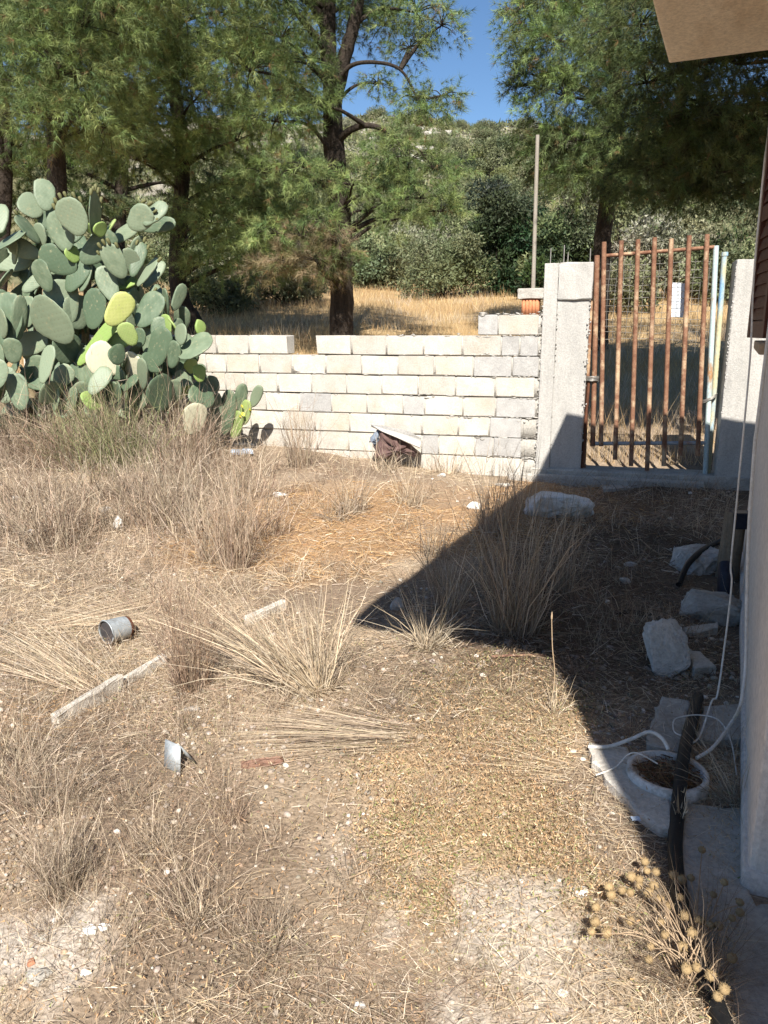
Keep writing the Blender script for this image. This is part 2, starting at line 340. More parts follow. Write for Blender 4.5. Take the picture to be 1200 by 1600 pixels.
def ground_col(x, y):
    ch, og, we, dk, n1, n2, n3 = zones(x, y)
    c = C_SOIL + (C_STRAW - C_SOIL) * n2[..., None]
    for wgt, cc in ((og, C_ORANGE), (we, C_WEED), (dk, C_SHADE_LITTER), (ch, C_CHALK)):
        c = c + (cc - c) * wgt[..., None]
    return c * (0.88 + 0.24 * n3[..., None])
def ground_mat():
    m, nt, b = newmat('ground'); a = N(nt, 'ShaderNodeAttribute', attribute_name='col')
    tc = N(nt, 'ShaderNodeTexCoord')
    n1 = N(nt, 'ShaderNodeTexNoise', Scale=45.0, Detail=6.0, Roughness=0.75); nt.links.new(tc.outputs['Object'], n1.inputs['Vector'])
    n2 = N(nt, 'ShaderNodeTexVoronoi', Scale=70.0); nt.links.new(tc.outputs['Object'], n2.inputs['Vector'])
    g = ramp(nt, n1.outputs['Fac'], [(0.3, (0.5, 0.47, 0.44)), (0.55, (1, 1, 1)), (0.75, (1.45, 1.42, 1.36))])
    col = mix(nt, 1.0, a.outputs['Color'], g, 'MULTIPLY')
    nt.links.new(col, b.inputs['Base Color']); b.inputs['Roughness'].default_value = 1; b.inputs['Specular IOR Level'].default_value = 0.1
    s = N(nt, 'ShaderNodeMath', operation='MULTIPLY_ADD'); nt.links.new(n1.outputs['Fac'], s.inputs[0]); s.inputs[1].default_value = 1.6; nt.links.new(n2.outputs['Distance'], s.inputs[2])
    bp = N(nt, 'ShaderNodeBump', Strength=0.55, Distance=0.008); nt.links.new(s.outputs[0], bp.inputs['Height']); nt.links.new(bp.outputs[0], b.inputs['Normal'])
    return m
def grid(xs, ys, zf, cf, name, mat):
    X, Y = np.meshgrid(xs, ys); Z = zf(X, Y)
    V = np.stack([X, Y, Z], -1).reshape(-1, 3); nx = len(xs)
    i = (np.arange(len(ys) - 1)[:, None] * nx + np.arange(nx - 1)[None, :]).ravel()
    mb = MB(); mb.add(V, np.stack([i, i + 1, i + nx + 1, i + nx], -1), cf(X, Y).reshape(-1, 3))
    return link(name, mb.mesh(name, mat, True))
YX0, YX1, YY0, YY1 = -7.0, 6.0, -3.0, 10.6
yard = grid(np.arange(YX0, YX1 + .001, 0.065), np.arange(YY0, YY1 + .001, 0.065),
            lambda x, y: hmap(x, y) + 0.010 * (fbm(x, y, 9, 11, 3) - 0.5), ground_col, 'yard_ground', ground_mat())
tag(yard, kind='structure')
def hill_col(x, y):
    n = fbm(x, y, 0.35, 5); n2 = fbm(x, y, 1.3, 6)
    field = np.array([0.40, 0.27, 0.135]) + (np.array([0.46, 0.34, 0.19]) - np.array([0.40, 0.27, 0.135])) * n2[..., None]
    hill = np.array([0.10, 0.10, 0.05]) + np.array([0.11, 0.095, 0.055]) * n2[..., None]
    rockw = (sstep(0.62, 0.78, n) * sstep(70, 110, y))[..., None]
    hill = hill + (np.array([0.38, 0.345, 0.29]) - hill) * rockw
    f = sstep(36, 44, y + 3 * (n - 0.5))[..., None]
    return field + (hill - field) * f
def hillz(x, y):
    z = hmap(x, y)
    ins = (x > YX0 + 0.6) & (x < YX1 - 0.6) & (y > YY0 + 0.6) & (y < YY1 - 0.8)
    return z - np.where(ins, 0.25, 0.02)
xs = np.concatenate([np.linspace(-400, -60, 18)[:-1], np.linspace(-60, -12, 33)[:-1], np.linspace(-12, 12, 49)[:-1], np.linspace(12, 60, 33)[:-1], np.linspace(60, 400, 18)])
ys = np.concatenate([np.linspace(-150, -6, 10)[:-1], np.linspace(-6, 40, 93)[:-1], np.linspace(40, 150, 111)[:-1], np.linspace(150, 400, 20)])
hillside = grid(xs, ys, hillz, hill_col, 'hillside', ground_mat()); tag(hillside, kind='structure')

# ================================================================== HOUSE
Mh = Matrix(((HD.x, HL.x, 0, HN.x), (HD.y, HL.y, 0, HN.y), (0, 0, 1, 0), (0, 0, 0, 1)))     # x along the wall, y out into the yard
HLEN = (HF - HN).length
house = empty('house', HN, 'pale plastered house wall with overhanging flat roof slab on the shaded side of the yard', 'house')
def hpart(name, lo, hi, mat, bevel=0.012, jit=0.0, parent=house, cuts=0, seed=0):
    me = rough_box(name, lo, hi, mat, bevel, jit, cuts, seed)
    o = link(name, me, parent); o.matrix_parent_inverse = Matrix(); o.matrix_local = parent.matrix_world.inverted() @ Mh if False else Matrix.Translation(-Vector(house.location)) @ Mh
    return o
hpart('wall', (0, -4.2, -0.1), (HLEN, 0, 3.00), M['plaster'], 0.02, 0.0)
hpart('plinth', (-0.012, -4.1, -0.1), (HLEN - 0.01, 0.012, 0.07), M['plaster'], 0.02, 0.002, seed=3)
SLAB_C = Vector((1.648, 4.92, 0)); SLAB_E = (SLAB_C - HN).dot(HL); SLAB_FAR = (SLAB_C - HN).dot(HD); SLAB_NEAR = (Vector((-0.24, 0.49, 0)) - HN).dot(HD)
hpart('roof_slab', (SLAB_NEAR, -4.5, 3.003), (SLAB_FAR, SLAB_E, 3.13), M['slab'], 0.012, 0.003, cuts=6, seed=4)
# the rest of the house, behind and to the right of where one stands
me = rough_box('rear_wing', (0.69, -5, -0.1), (5.0, -0.15, 3.00), M['plaster'], 0.02)
o = link('rear_wing', me, house, -house.location)
me = rough_box('rear_wing_roof', (0.60, -5.1, 3.134), (5.2, -0.05, 3.20), M['slab'], 0.012)
o = link('wing_roof', me, house, -house.location)
# far part of the house roof, back from the edge
# brown shutter and sill
d0 = (Vector((2.08, 4.55, 0)) - HN).dot(HD)
sh = empty('window_shutter', HN, 'dark brown wooden shutter standing open on the house wall', 'shutter')
def shpart(name, lo, hi, mat, Ms, bevel=0.004):
    me = rough_box(name, lo, hi, mat, bevel, 0); o = link(name, me, sh); o.matrix_local = Matrix.Translation(-Vector(sh.location)) @ Ms; return o
SW, SHH = 0.46, 1.36     # leaf width, height
dh = d0 - SW * math.cos(R(9))
Ms = Mh @ Matrix.Translation((dh, 0.012, 1.46)) @ Matrix.Rotation(R(-81), 4, 'Z')
for nm, lo, hi in (('stile', (-.035, 0, 0), (0, 0.06, SHH)), ('stile', (-.035, SW - 0.06, 0), (0, SW, SHH)), ('rail', (-.033, 0.06, 0), (-.002, SW - 0.06, 0.09)), ('rail', (-.033, 0.06, SHH - 0.09), (-.002, SW - 0.06, SHH)), ('rail', (-.033, 0.06, 0.62), (-.002, SW - 0.06, 0.70)), ('back_panel', (-.012, 0.05, 0.05), (-.006, SW - 0.05, SHH - 0.05))):
    shpart(nm, lo, hi, M['brownwood'], Ms)
for k in range(19):
    z = 0.10 + k * 0.062
    if 0.56 < z < 0.70: continue
    shpart('slat', (-0.004, 0.058, -0.004), (0.004, SW - 0.058, 0.058), M['brownwood'], Ms @ Matrix.Translation((-0.026, 0, z)) @ Matrix.Rotation(R(12), 4, 'Y'), 0.002)
sill = link('window_sill', rough_box('window_sill', (dh - 0.7, -0.02, 1.395), (d0 + 0.03, 0.075, 1.445), M['palewood'], 0.008, 0.001), house)
sill.matrix_local = Matrix.Translation(-Vector(house.location)) @ Mh

# ================================================================== FENCE WALL (blocks are pieces)
FM = Matrix(((FU.x, FN.x, 0, FO.x), (FU.y, FN.y, 0, FO.y), (0, 0, 1, 0), (0, 0, 0, 1)))    # x along the fence, y away from the camera
wallo = empty('block_wall', FO, 'low wall of pale concrete blocks beside the concrete gate pillar', 'wall')
def flocal(o, parent, T=Matrix()):
    o.parent = parent; o.matrix_local = Matrix.Translation(-Vector(parent.location)) @ FM @ T
Z2 = lambda x: 300 + x / 2.0
rowpx = {-1: (242, [892, 957, 1085]),
         0: (314, [75, 178, 300, None, 385, 497, 609, 723, 844, 967, 1025, 1085]),
         1: (375, [45, 107, 210, 313, 418, 530, 643, 757, 880, 1000, 1085]),
         2: (437, [65, 105, 167, 268, 373, 483, 593, 707, 824, 946, 1072]),
         3: (498, [36, 134, 232, 335, 436, 547, 660, 727, 847, 950, 1075]),
         4: (562, [-18, 83, 185, 283, 385, 493, 605, 717, 833, 930, 1030]),
         5: (632, [26, 128, 230, 290, 390, 490, 600, 717, 770, 884, 940, 1030]),
         6: (700, [-20, 84, 185, 290, 392, 495, 605, 717, 822, 940, 1040])}
ZTOP = 1.455
variants = []
def block_mesh(seed, L, mat):
    rr = random.Random(seed); bm = bmesh.new(); bmesh.ops.create_cube(bm, size=1)
    for v in bm.verts: v.co = Vector((v.co.x * L, v.co.y * 0.19, v.co.z * 0.190))
    bmesh.ops.bevel(bm, geom=bm.edges[:], offset=0.006, segments=2, profile=0.5, affect='EDGES')
    for v in bm.verts:
        k = 0.0022; v.co += Vector((rr.uniform(-k, k), rr.uniform(-k, k), rr.uniform(-k, k)))
    # a chipped corner or two
    for _ in range(rr.choice([0, 1, 1, 2])):
        c = Vector((rr.choice([-1, 1]) * L / 2, -0.095, rr.choice([-1, 1]) * 0.093))
        for v in bm.verts:
            d = (v.co - c).length
            if d < 0.03: v.co = v.co.lerp(Vector((0, 0, 0)), rr.uniform(0.03, 0.09))
    me = bpy.data.meshes.new('block'); bm.to_mesh(me); bm.free(); me.materials.append(mat)
    for p in me.polygons: p.use_smooth = False
    return me
bcache = {}
def put_block(u0, u1, row, grey=False, parent=wallo, zt=None):
    L = u1 - u0 - 0.013
    if L < 0.04: return
    key = (round(L * 25), random.randint(0, 3), grey)
    if key not in bcache: bcache[key] = block_mesh(len(bcache), 1.0 * round(L * 25) / 25, M['blockgrey' if grey else 'block'])
    me = bcache[key]; o = link('block', me)
    z = (ZTOP - 0.2 * row if zt is None else zt) - 0.1
    T = Matrix.Translation(((u0 + u1) / 2, 0.095 + random.uniform(-0.003, 0.003), z + random.uniform(-0.002, 0.002))) @ Matrix.Rotation(R(random.uniform(-0.5, 0.5)), 4, 'Y') @ Matrix.Rotation(R(random.uniform(-0.5, 0.5)), 4, 'Z') @ Matrix.Diagonal((L / (round(L * 25) / 25), 1, 1, 1))
    flocal(o, parent, T)
leftmost = {}
for row, (zy, js) in rowpx.items():
    us = []
    for j in js:
        us.append(None if j is None else fuz(fence(Z2(j), 380 + zy / 2.0))[0])
    leftmost[row] = us[0]
    for a, b_ in zip(us[:-1], us[1:]):
        if a is None or b_ is None: continue
        i = us.index(a)
        grey = (row in (0, 1) and i >= len(us) - 3) or (row == 3 and (js[i] in (660, 950, 335))) or (row == 4 and js[i] >= 930) or (row == 5 and js[i] in (717, 884, 940)) or (row == -1 and js[i] == 892)
        put_block(a, b_, row, grey)
    if row >= 0:
        u = us[0]
        while u > -5.6:
            put_block(u - 0.402, u, row); u -= 0.402
uP0 = fuz(fence(843, 600))[0]; uP1 = fuz(fence(917, 560))[0]
mor = MB()
for row in rowpx:
    if row == -1: continue
    zt = ZTOP - 0.2 * row; u0 = -5.6
    segs = [(u0, uP0 + 0.02)]
    if row == 0:
        us = [fuz(fence(Z2(j), 380 + 157))[0] for j in (300, 385)]; segs = [(u0, us[0] - 0.03), (us[1] + 0.03, uP0 + 0.02)]
    for a, b_ in segs: box(mor, (a, 0.010, zt - 0.2), (b_, 0.18, zt - 0.012))
a = fuz(fence(Z2(892), 501))[0]; box(mor, (a + 0.03, 0.012, ZTOP + 0.001), (uP0 + 0.02, 0.18, ZTOP + 0.186))
o = link('mortar', mor.mesh('mortar', M['mortar'])); flocal(o, wallo)
# smeared mortar lumps along the joints near the pillar
sm = MB()
for k in range(330):
    row = random.choice([-1, 0, 1, 2, 3, 4, 5, 6]); u = uP0 - (abs(random.gauss(0, 0.5)) if k % 2 else random.uniform(0, 3.6)); z = ZTOP - 0.2 * row + random.gauss(0, 0.010)
    if row == -1: u = max(u, a + 0.05); 
    r = random.uniform(0.003, 0.009)
    if row == 0 and u < -1.3: continue
    v = np.array([(1, 0, 0), (-1, 0, 0), (0, 1, 0), (0, -1, 0), (0, 0, 1), (0, 0, -1)]) * (r * random.uniform(1.5, 6), r * 0.5, r) * rng.uniform(0.7, 1.3, (6, 1)) + (u, 0.0, z)
    sm.add(v, [(0, 2, 4), (2, 1, 4), (1, 3, 4), (3, 0, 4), (2, 0, 5), (1, 2, 5), (3, 1, 5), (0, 3, 5)])
o = link('mortar_crumbs', sm.mesh('mortar_crumbs', M['mortar'])); flocal(o, wallo); tag(o, kind='stuff')
# hollow red brick and concrete cap on the wall's end
ub0, ub1 = fuz(fence(815, 470))[0], fuz(fence(843, 470))[0]
zb0 = ZTOP + 0.2
br = empty('hollow_brick', FM @ Vector(((ub0 + ub1) / 2, 0.09, zb0 - 0.006)), 'small red clay hollow brick under a concrete cap on the wall', 'brick')
hb = zb0 + 0.15
bb = MB(); wdt = ub1 - ub0 - 0.004
box(bb, (ub0, 0.02, zb0 - 0.012), (ub1 - 0.004, 0.17, zb0 + 0.142))
o = link('body', bb.mesh('body', M['brick'])); flocal(o, br)
for k in range(5):
    rb = MB(); u = ub0 + 0.004 + k * (wdt - 0.008) / 5
    box(rb, (u + 0.004, 0.010, zb0 - 0.010), (u + (wdt - 0.008) / 5 - 0.004, 0.024, zb0 + 0.140)); o = link('rib', rb.mesh('rib', M['brick'])); flocal(o, br)
cap = link('coping_stone', rough_box('coping_stone', (fuz(fence(809, 450))[0], -0.01, zb0 + 0.140), (uP0 + 0.005, 0.2, zb0 + 0.235), M['oldcon'], 0.012, 0.004, 1, 5))
cap.matrix_world = FM; tag(cap, 'rough grey concrete cap sitting on the small red brick', 'coping stone')
# ------------------------------------------------------------------ gate pillars
PZ = fence(885, 410)[2]
pil = empty('gate_pillar', FO + FU * ((uP0 + uP1) / 2), 'tall grey cast concrete gate pillar joined to the block wall, steel rods on top', 'pillar')
uS = fuz(fence(866, 560))[0]
def fp(name, lo, hi, mat, parent, bevel=0.012, jit=0.003, cuts=0, seed=0):
    o = link(name, rough_box(name, lo, hi, mat, bevel, jit, cuts, seed)); flocal(o, parent); return o
fp('shaft', (uS, 0.006, -0.15), (uP1, 0.27, PZ - 0.02), M['concrete'], pil, 0.008, 0.003, 5, 1)
fp('side_strip', (uP0, -0.014, -0.15), (uS + 0.002, 0.26, PZ - 0.005), M['concrete'], pil, 0.008, 0.003, 5, 2)
fp('head', (uS + 0.004, -0.020, PZ - 0.335), (uP1 + 0.012, 0.275, PZ), M['concrete'], pil, 0.012, 0.004, 3, 3)
rag = MB()          # ragged cement seam down the joint and the outer edge
for k in range(300):
    e = random.choice([uS, uP1 - 0.004, uP0]); z = random.uniform(0.1, PZ - 0.02); r = random.uniform(0.003, 0.010)
    if e == uS and z < 1.0 and random.random() < 0.6: continue
    v = rng.normal(size=(6, 3)) * 0.2 + np.array([(1, 0, 0), (-1, 0, 0), (0, 1, 0), (0, -1, 0), (0, 0, 1), (0, 0, -1)])
    v = v * r * np.array([1, 0.9, 1.6]) + (e + random.gauss(0, 0.008), -0.008 if e != uP1 else 0.004, z)
    rag.add(v, [(0, 2, 4), (2, 1, 4), (1, 3, 4), (3, 0, 4), (2, 0, 5), (1, 2, 5), (3, 1, 5), (0, 3, 5)])
o = link('cement_crumbs', rag.mesh('cement_crumbs', M['concrete'])); flocal(o, pil); tag(o, kind='stuff')
for px, top in ((860, 388), (881, 383), (887, 394), (922, 388)):
    p = fence(px, 412, 0.12); q = fence(px + 1, top, 0.12); t = MB(); tube(t, [p - Vector((0, 0, 0.12)), q], 0.006, 5)
    link('steel_rod', t.mesh('steel_rod', M['wire']), pil, -pil.location)
uQ0 = fuz(fence(1136, 560))[0]; QZ = fence(1165, 405)[2]
pir = empty('gate_pillar', FO + FU * (uQ0 + 0.2), 'grey concrete gate pillar on the hinge side next to the house corner', 'pillar')
fp('shaft', (uQ0, 0.0, -0.15), (uQ0 + 0.42, 0.26, QZ), M['concrete'], pir, 0.01, 0.004, 5, 7)
rag = MB()
for k in range(160):
    z = random.uniform(0.1, QZ - 0.02); r = random.uniform(0.003, 0.009)
    v = rng.normal(size=(6, 3)) * 0.2 + np.array([(1, 0, 0), (-1, 0, 0), (0, 1, 0), (0, -1, 0), (0, 0, 1), (0, 0, -1)])
    v = v * r * np.array([1, 0.9, 1.8]) + (uQ0 + random.gauss(0.004, 0.006), 0.003, z)
    rag.add(v, [(0, 2, 4), (2, 1, 4), (1, 3, 4), (3, 0, 4), (2, 0, 5), (1, 2, 5), (3, 1, 5), (0, 3, 5)])
o = link('cement_crumbs', rag.mesh('cement_crumbs', M['concrete'])); flocal(o, pir); tag(o, kind='stuff')
sillz = fence(1000, 738)[2]
st = link('gate_threshold', rough_box('gate_threshold', (uP0 - 0.05, -0.03, -0.12), (uQ0 + 0.4, 0.30, sillz), M['oldcon'], 0.012, 0.004, 4, 9)); st.matrix_world = FM
tag(st, 'rust stained concrete threshold under the barred gate', 'threshold')
st2 = link('threshold_step', rough_box('threshold_step', (uP0 - 0.25, -0.12, -0.12), (uQ0 - 0.1, -0.028, sillz - 0.05), M['oldcon'], 0.012, 0.004, 4, 10)); st2.matrix_world = FM
tag(st2, 'low broken concrete ledge along the foot of the gate threshold', 'ledge')

# ================================================================== GATE
GO = 0.10
gate = empty('barred_gate', fence(1010, 738, GO), 'rusty iron gate of upright pipe bars with painted hinge stile', 'gate')
def gpipe(name, p, q, r, mat, parent=gate, sides=10, pts=None):
    t = MB(); tube(t, pts if pts else [p.lerp(q, k / 4) for k in range(5)], r, sides)
    o = link(name, t.mesh(name, mat, True), parent, -parent.location)
    return o
zt, zbm = fence(1000, 393, GO), fence(1000, 693, GO)
tops = [(944, 378), (971, 376), (997, 374), (1023, 371), (1049, 373), (1077, 368), (1105, 366)]
bots = [(939, 697), (961, 718), (986, 728), (1011, 735), (1037, 728), (1063, 712), (1090, 712)]
for (a_, b_), (c_, d_) in zip(tops, bots):
    gpipe('bar', fence(a_, b_, GO - 0.028), fence(c_, d_, GO - 0.028), 0.0215, M['rust'])
gpipe('stile', fence(933, 399, GO), fence(926, 697, GO), 0.024, M['rust'])
gpipe('stile', fence(1119, 384, GO), fence(1102, 740, GO), 0.024, M['paintpipe'])
gpipe('top_rail', fence(941, 400, GO), fence(1117, 386, GO), 0.017, M['rust'])
gpipe('bottom_rail', fence(930, 693, GO), fence(1102, 692, GO), 0.019, M['rail'])
hp = empty('hinge_post', fence(1100, 742, GO + 0.10), 'leaning blue and yellow painted pipe post wired to the gate', 'post')
gpipe('pipe', fence(1132, 398, GO + 0.085), fence(1106, 742, GO + 0.06), 0.025, M['bluepipe'], hp)
gpipe('collar', fence(1132.4, 394, GO + 0.085), fence(1132, 400, GO + 0.085), 0.031, M['bluepipe'], hp)
lp = empty('latch_post', fence(918, 737, GO + 0.05), 'thin rust eaten latch post between the pillar and the gate', 'post')
gpipe('pipe', fence(924, 470, GO + 0.03), fence(912, 738, GO + 0.03), 0.017, M['rust'], lp)
gpipe('angle_iron', fence(921, 590, GO - 0.02), fence(908, 738, GO - 0.02), 0.016, M['rustdark'], lp, 4)
def coil(c, ax1, ax2, turns, r1, r2, ln, wob=0.006):
    pts = []
    for k in range(turns * 12 + 1):
        t = k / 12 * 2 * math.pi
        pts.append(c + ax1 * (math.cos(t) * r1 + random.gauss(0, wob * .4)) + ax2 * (math.sin(t) * r2) + Vector((0, 0, 1)) * ((k / (turns * 12) - 0.5) * ln + random.gauss(0, wob * .3)))
    return pts
c = fence(925, 592, GO)
o = gpipe('wire_tie', None, None, 0.006, M['wire'], gate, 5, coil(c, FU, FN, 4, 0.062, 0.055, 0.05))
link_c = fence(1108, 623, GO + 0.02)
pts = coil(link_c, FU, FN, 3, 0.062, 0.05, 0.03); pts = [p + Vector((0, 0, 1)) * ((p - link_c).dot(FU) * 0.55) for p in pts]
gpipe('wire_tie', None, None, 0.0055, M['wire'], gate, 5, pts)
# wire mesh behind the bars, with the small plaque hung on it
wm = MB(); k0, k1 = fence(943, 405, GO + 0.03), fence(1110, 560, GO + 0.03)
u0, u1 = fuz(k0)[0], fuz(k1)[0]; zt_, zb_ = k0.z - 0.02, fence(1000, 530, GO + 0.03).z
def fpt(u, off, z): return FO + FU * u + FN * off + Vector((0, 0, z))
nU = int((u1 - u0) / 0.062); nZ = int((zt_ - zb_) / 0.062)
for i in range(nU + 1):
    u = u0 + i * 0.062; cut = zb_ + 0.10 * math.sin(i * 1.7) + 0.05 * math.sin(i * 3.1)
    pts = [fpt(u + 0.006 * math.sin(z * 9 + i), GO + 0.022 + 0.008 * math.sin(z * 5 + i), z) for z in np.linspace(cut, zt_, 10)]
    tube(wm, pts, 0.0024, 3, caps=False)
for j in range(nZ + 1):
    z = zb_ + j * 0.062
    pts = [fpt(u, GO + 0.022 + 0.008 * math.sin(u * 5 + j), z + 0.008 * math.sin(u * 7 + j * 2)) for u in np.linspace(u0, u1 - 0.03 * (j % 3), 12)]
    tube(wm, pts, 0.0024, 3, caps=False)
link('wire_mesh', wm.mesh('wire_mesh', M['wire']), gate, -gate.location)
pq = fence(1059, 469, GO + 0.06)
plq = link('hanging_plaque', rough_box('hanging_plaque', (-0.065, 0, -0.155), (0.065, 0.006, 0.155), M['plaque'], 0.002, 0.0))
plq.matrix_world = Matrix.Translation(pq) @ Matrix.Rotation(R(-16), 4, 'Z') @ Matrix.Rotation(R(2), 4, 'Y')
tag(plq, 'small blank white plaque wired to the mesh behind the gate bars', 'plaque')

# ================================================================== VEGETATION BUILDERS
NEEDLE = [(0.205, 0.27, 0.092), (0.155, 0.22, 0.075), (0.265, 0.315, 0.12), (0.11, 0.165, 0.058)]
NEEDLE_DK = [(0.07, 0.10, 0.036), (0.09, 0.125, 0.045), (0.12, 0.145, 0.055), (0.055, 0.08, 0.034)]
def clump_needles(mb, c, r, rz, n_twig, palette, nl=0.17, nw=0.010, droop=0.35, per=17, tw=4):
    tw = 3; per = int(per * 1.05); nl = nl * .95; nw = nw * .62; n_twig = int(n_twig * 1.4)
    """twigs spread through a flattened ball; each carries tufts of needles"""
    n_twig = int(n_twig * 1.45); r *= .9; rz *= .8
    d = rng.normal(size=(n_twig, 3)); d[:, 2] = np.where(rng.random(n_twig) < .7, np.abs(d[:, 2]), d[:, 2]) ; d = unit(d); rad = rng.uniform(0.3, 1.0, n_twig) ** 0.4
    st = d * rad[:, None] * np.array([r, r, rz]); st[:, 2] += -0.35 * rz * (np.linalg.norm(st[:, :2], axis=1) / r) ** 2
    td = unit(d * np.array([1, 1, 0.5]) + rng.normal(size=(n_twig, 3)) * 0.5 + np.array([0, 0, -droop]))
    tl = rng.uniform(0.2, 0.5, n_twig) * min(1.0, 0.5 + r * 0.5)
    tc = pal(palette, n_twig, 0.24) * rng.uniform(.8, 1.2)
    P = []; D = []; C = []
    for k in range(tw):
        t = (k + 0.6) / tw
        P.append(st + td * (tl * t)[:, None] + np.array([0, 0, -0.12]) * (tl * t * t)[:, None]); D.append(td); C.append(tc)
    P = np.concatenate(P); D = np.concatenate(D); C = np.concatenate(C); n = len(P)
    # dead brown tufts
    dead = rng.random(n) < 0.025; C[dead] = (0.22, 0.15, 0.07)
    P = np.repeat(P, per, 0) + np.asarray(c); D = np.repeat(D, per, 0); C = np.repeat(C, per, 0); m = len(P)
    nd = unit(D * .8 + rng.normal(size=(m, 3)) * 0.52 + np.array([0, 0, -0.16]))
    L = rng.uniform(0.6, 1.15, m) * nl
    s = unit(np.cross(nd, rng.normal(size=(m, 3)))) * nw * 0.5
    V = np.stack([P - s, P + s, P + nd * L[:, None]], 1).reshape(-1, 3)
    C = C * rng.uniform(0.85, 1.15, (m, 1))
    mb.add(V, np.arange(3 * m).reshape(-1, 3), np.repeat(C, 3, 0))
    return np.asarray(c) + st[:: max(1, n_twig // 10)]
def pine(label, trunk, rad, clumps, palette=NEEDLE, dens=75, nl=0.17, nw=0.010, group=None, name='pine_tree', bark='bark', per=17, branch_r=0.05, extra=()):
    """trunk: world points; clumps: (centre, r, rz)"""
    base = Vector(trunk[0]); base.z = gz(base.x, base.y)
    t = empty(name, base, label, 'tree', group)
    tm = MB(); cm = MB()
    pts = spline([base - Vector((0, 0, 0.3))] + [Vector(p) for p in trunk], 5)
    n = len(pts); rr = np.interp(np.linspace(0, 1, n), np.linspace(0, 1, len(rad)), rad); rr[:3] *= 1.15
    tube(tm, pts, rr, 10, noise=0.05)
    for e, r0, r1 in extra:
        q = spline(e, 5); tube(tm, q, np.linspace(r0, r1, len(q)), 7, noise=0.05); pts = pts + q[len(q) // 2:]
    for cl_ in clumps:
        c, r, rz = cl_[:3]; pl_ = cl_[3] if len(cl_) > 3 else palette; c = Vector(c)
        low = [p for p in pts if p.z < c.z + 0.3] or pts
        s = min(low, key=lambda p: (p - c).length + 0.5 * abs((p.z + 0.5) - c.z))
        dist = (c - s).length
        if dist > 0.25:
            mid = s.lerp(c, 0.5) + Vector((random.uniform(-.1, .1), random.uniform(-.1, .1), 0.12 * dist + random.uniform(-.1, .1)))
            q = spline([s, mid, c], 5); tube(tm, q, np.linspace(branch_r * (0.6 + 0.3 * min(dist, 3)), 0.014, len(q)), 5, caps=False, noise=0.06)
        sub = clump_needles(cm, tuple(c), r, rz, int(dens * r * r + 12), pl_, nl, nw, per=per)
        for p in sub:
            q = spline([c, c.lerp(Vector(p), 0.5) + Vector((0, 0, 0.08 * r)), Vector(p)], 3)
            tube(tm, q, np.linspace(0.014, 0.005, len(q)), 3, caps=False)
    link('trunk', tm.mesh('trunk', M[bark], True), t, -base)
    link('crown', cm.mesh('crown', M['needle']), t, -base)
    return t
def C3(px, py, Y, r, rz=None): return (at_y(px, py, Y), r, rz if rz else r * 0.6)

# ------------------------------------------------------------------ main pine behind the wall
Yp = 15.5
tr = [at_y(533, 530, Yp), at_y(534, 430, Yp), at_y(531, 330, Yp), at_y(522, 230, Yp), at_y(519, 150, Yp), at_y(512, 70, Yp), at_y(513, 0, Yp), at_y(505, -120, Yp), at_y(510, -300, Yp), at_y(505, -480, Yp)]
fork = [at_y(521, 165, Yp), at_y(536, 100, Yp - .1), at_y(552, 40, Yp - .2), at_y(566, -30, Yp - .2), at_y(590, -140, Yp - .2)]
arm = [at_y(527, 222, Yp), at_y(545, 205, Yp - .3), at_y(570, 196, Yp - .5), at_y(600, 203, Yp - .7), at_y(632, 235, Yp - .8)]
arm2 = [at_y(523, 140, Yp), at_y(545, 105, Yp - .3), at_y(580, 97, Yp - .5), at_y(625, 108, Yp - .5), at_y(650, 150, Yp - .4)]
cl = [C3(440, 60, Yp - .8, 0.9), C3(390, 110, Yp - 1.0, 0.9), C3(470, 150, Yp - .9, 0.75, .4), C3(430, 190, Yp - 1.0, 0.8, .45), C3(478, 100, Yp - 1.0, .45, .3), C3(495, 165, Yp - 1.1, .4, .2),
      C3(470, 260, Yp - 1.2, 0.5, .3), C3(495, 285, Yp - 1.0, 0.4, .25), C3(550, 290, Yp - .9, .4, .25), C3(410, 270, Yp - .4, 0.6, .4),
      C3(600, 40, Yp + .6, 0.7, .35), C3(650, 20, Yp - .2, 0.8, .35), C3(690, 40, Yp, 0.4, .3), C3(640, 75, Yp, 0.4, .25), C3(560, 20, Yp + 1, .6, .3), C3(600, -30, Yp - .3, .8, .4),
      C3(640, 150, Yp - .4, 0.35, .25), C3(690, 150, Yp - .5, 0.45, .25), C3(590, 130, Yp + .3, .3, .3), C3(660, 175, Yp - .5, 0.5, .25),
      C3(600, 235, Yp - .8, .5, .4), C3(640, 250, Yp - .9, .7, .5), C3(680, 265, Yp - .7, .65, .45), C3(660, 310, Yp - .9, .6, .4), C3(690, 330, Yp - .8, .45, .3), C3(600, 290, Yp - .4, .5, .4), C3(630, 340, Yp - .8, .5, .35), C3(575, 330, Yp + .3, .5, .35),
      C3(480, 20, Yp + .5, 1.1, .7), C3(420, -40, Yp, 1.3, .8), C3(520, -80, Yp + .2, 1.2, .8), C3(500, -220, Yp, 1.5, .9), C3(570, -200, Yp, 1.1, .7), C3(440, -240, Yp + .5, 1.2, .8), C3(510, -380, Yp, 1.3, .9), C3(505, -480, Yp, .9, .8)]
BRN = [(0.22, 0.175, 0.10), (0.17, 0.145, 0.07), (0.28, 0.22, 0.14), (0.13, 0.14, 0.055)]
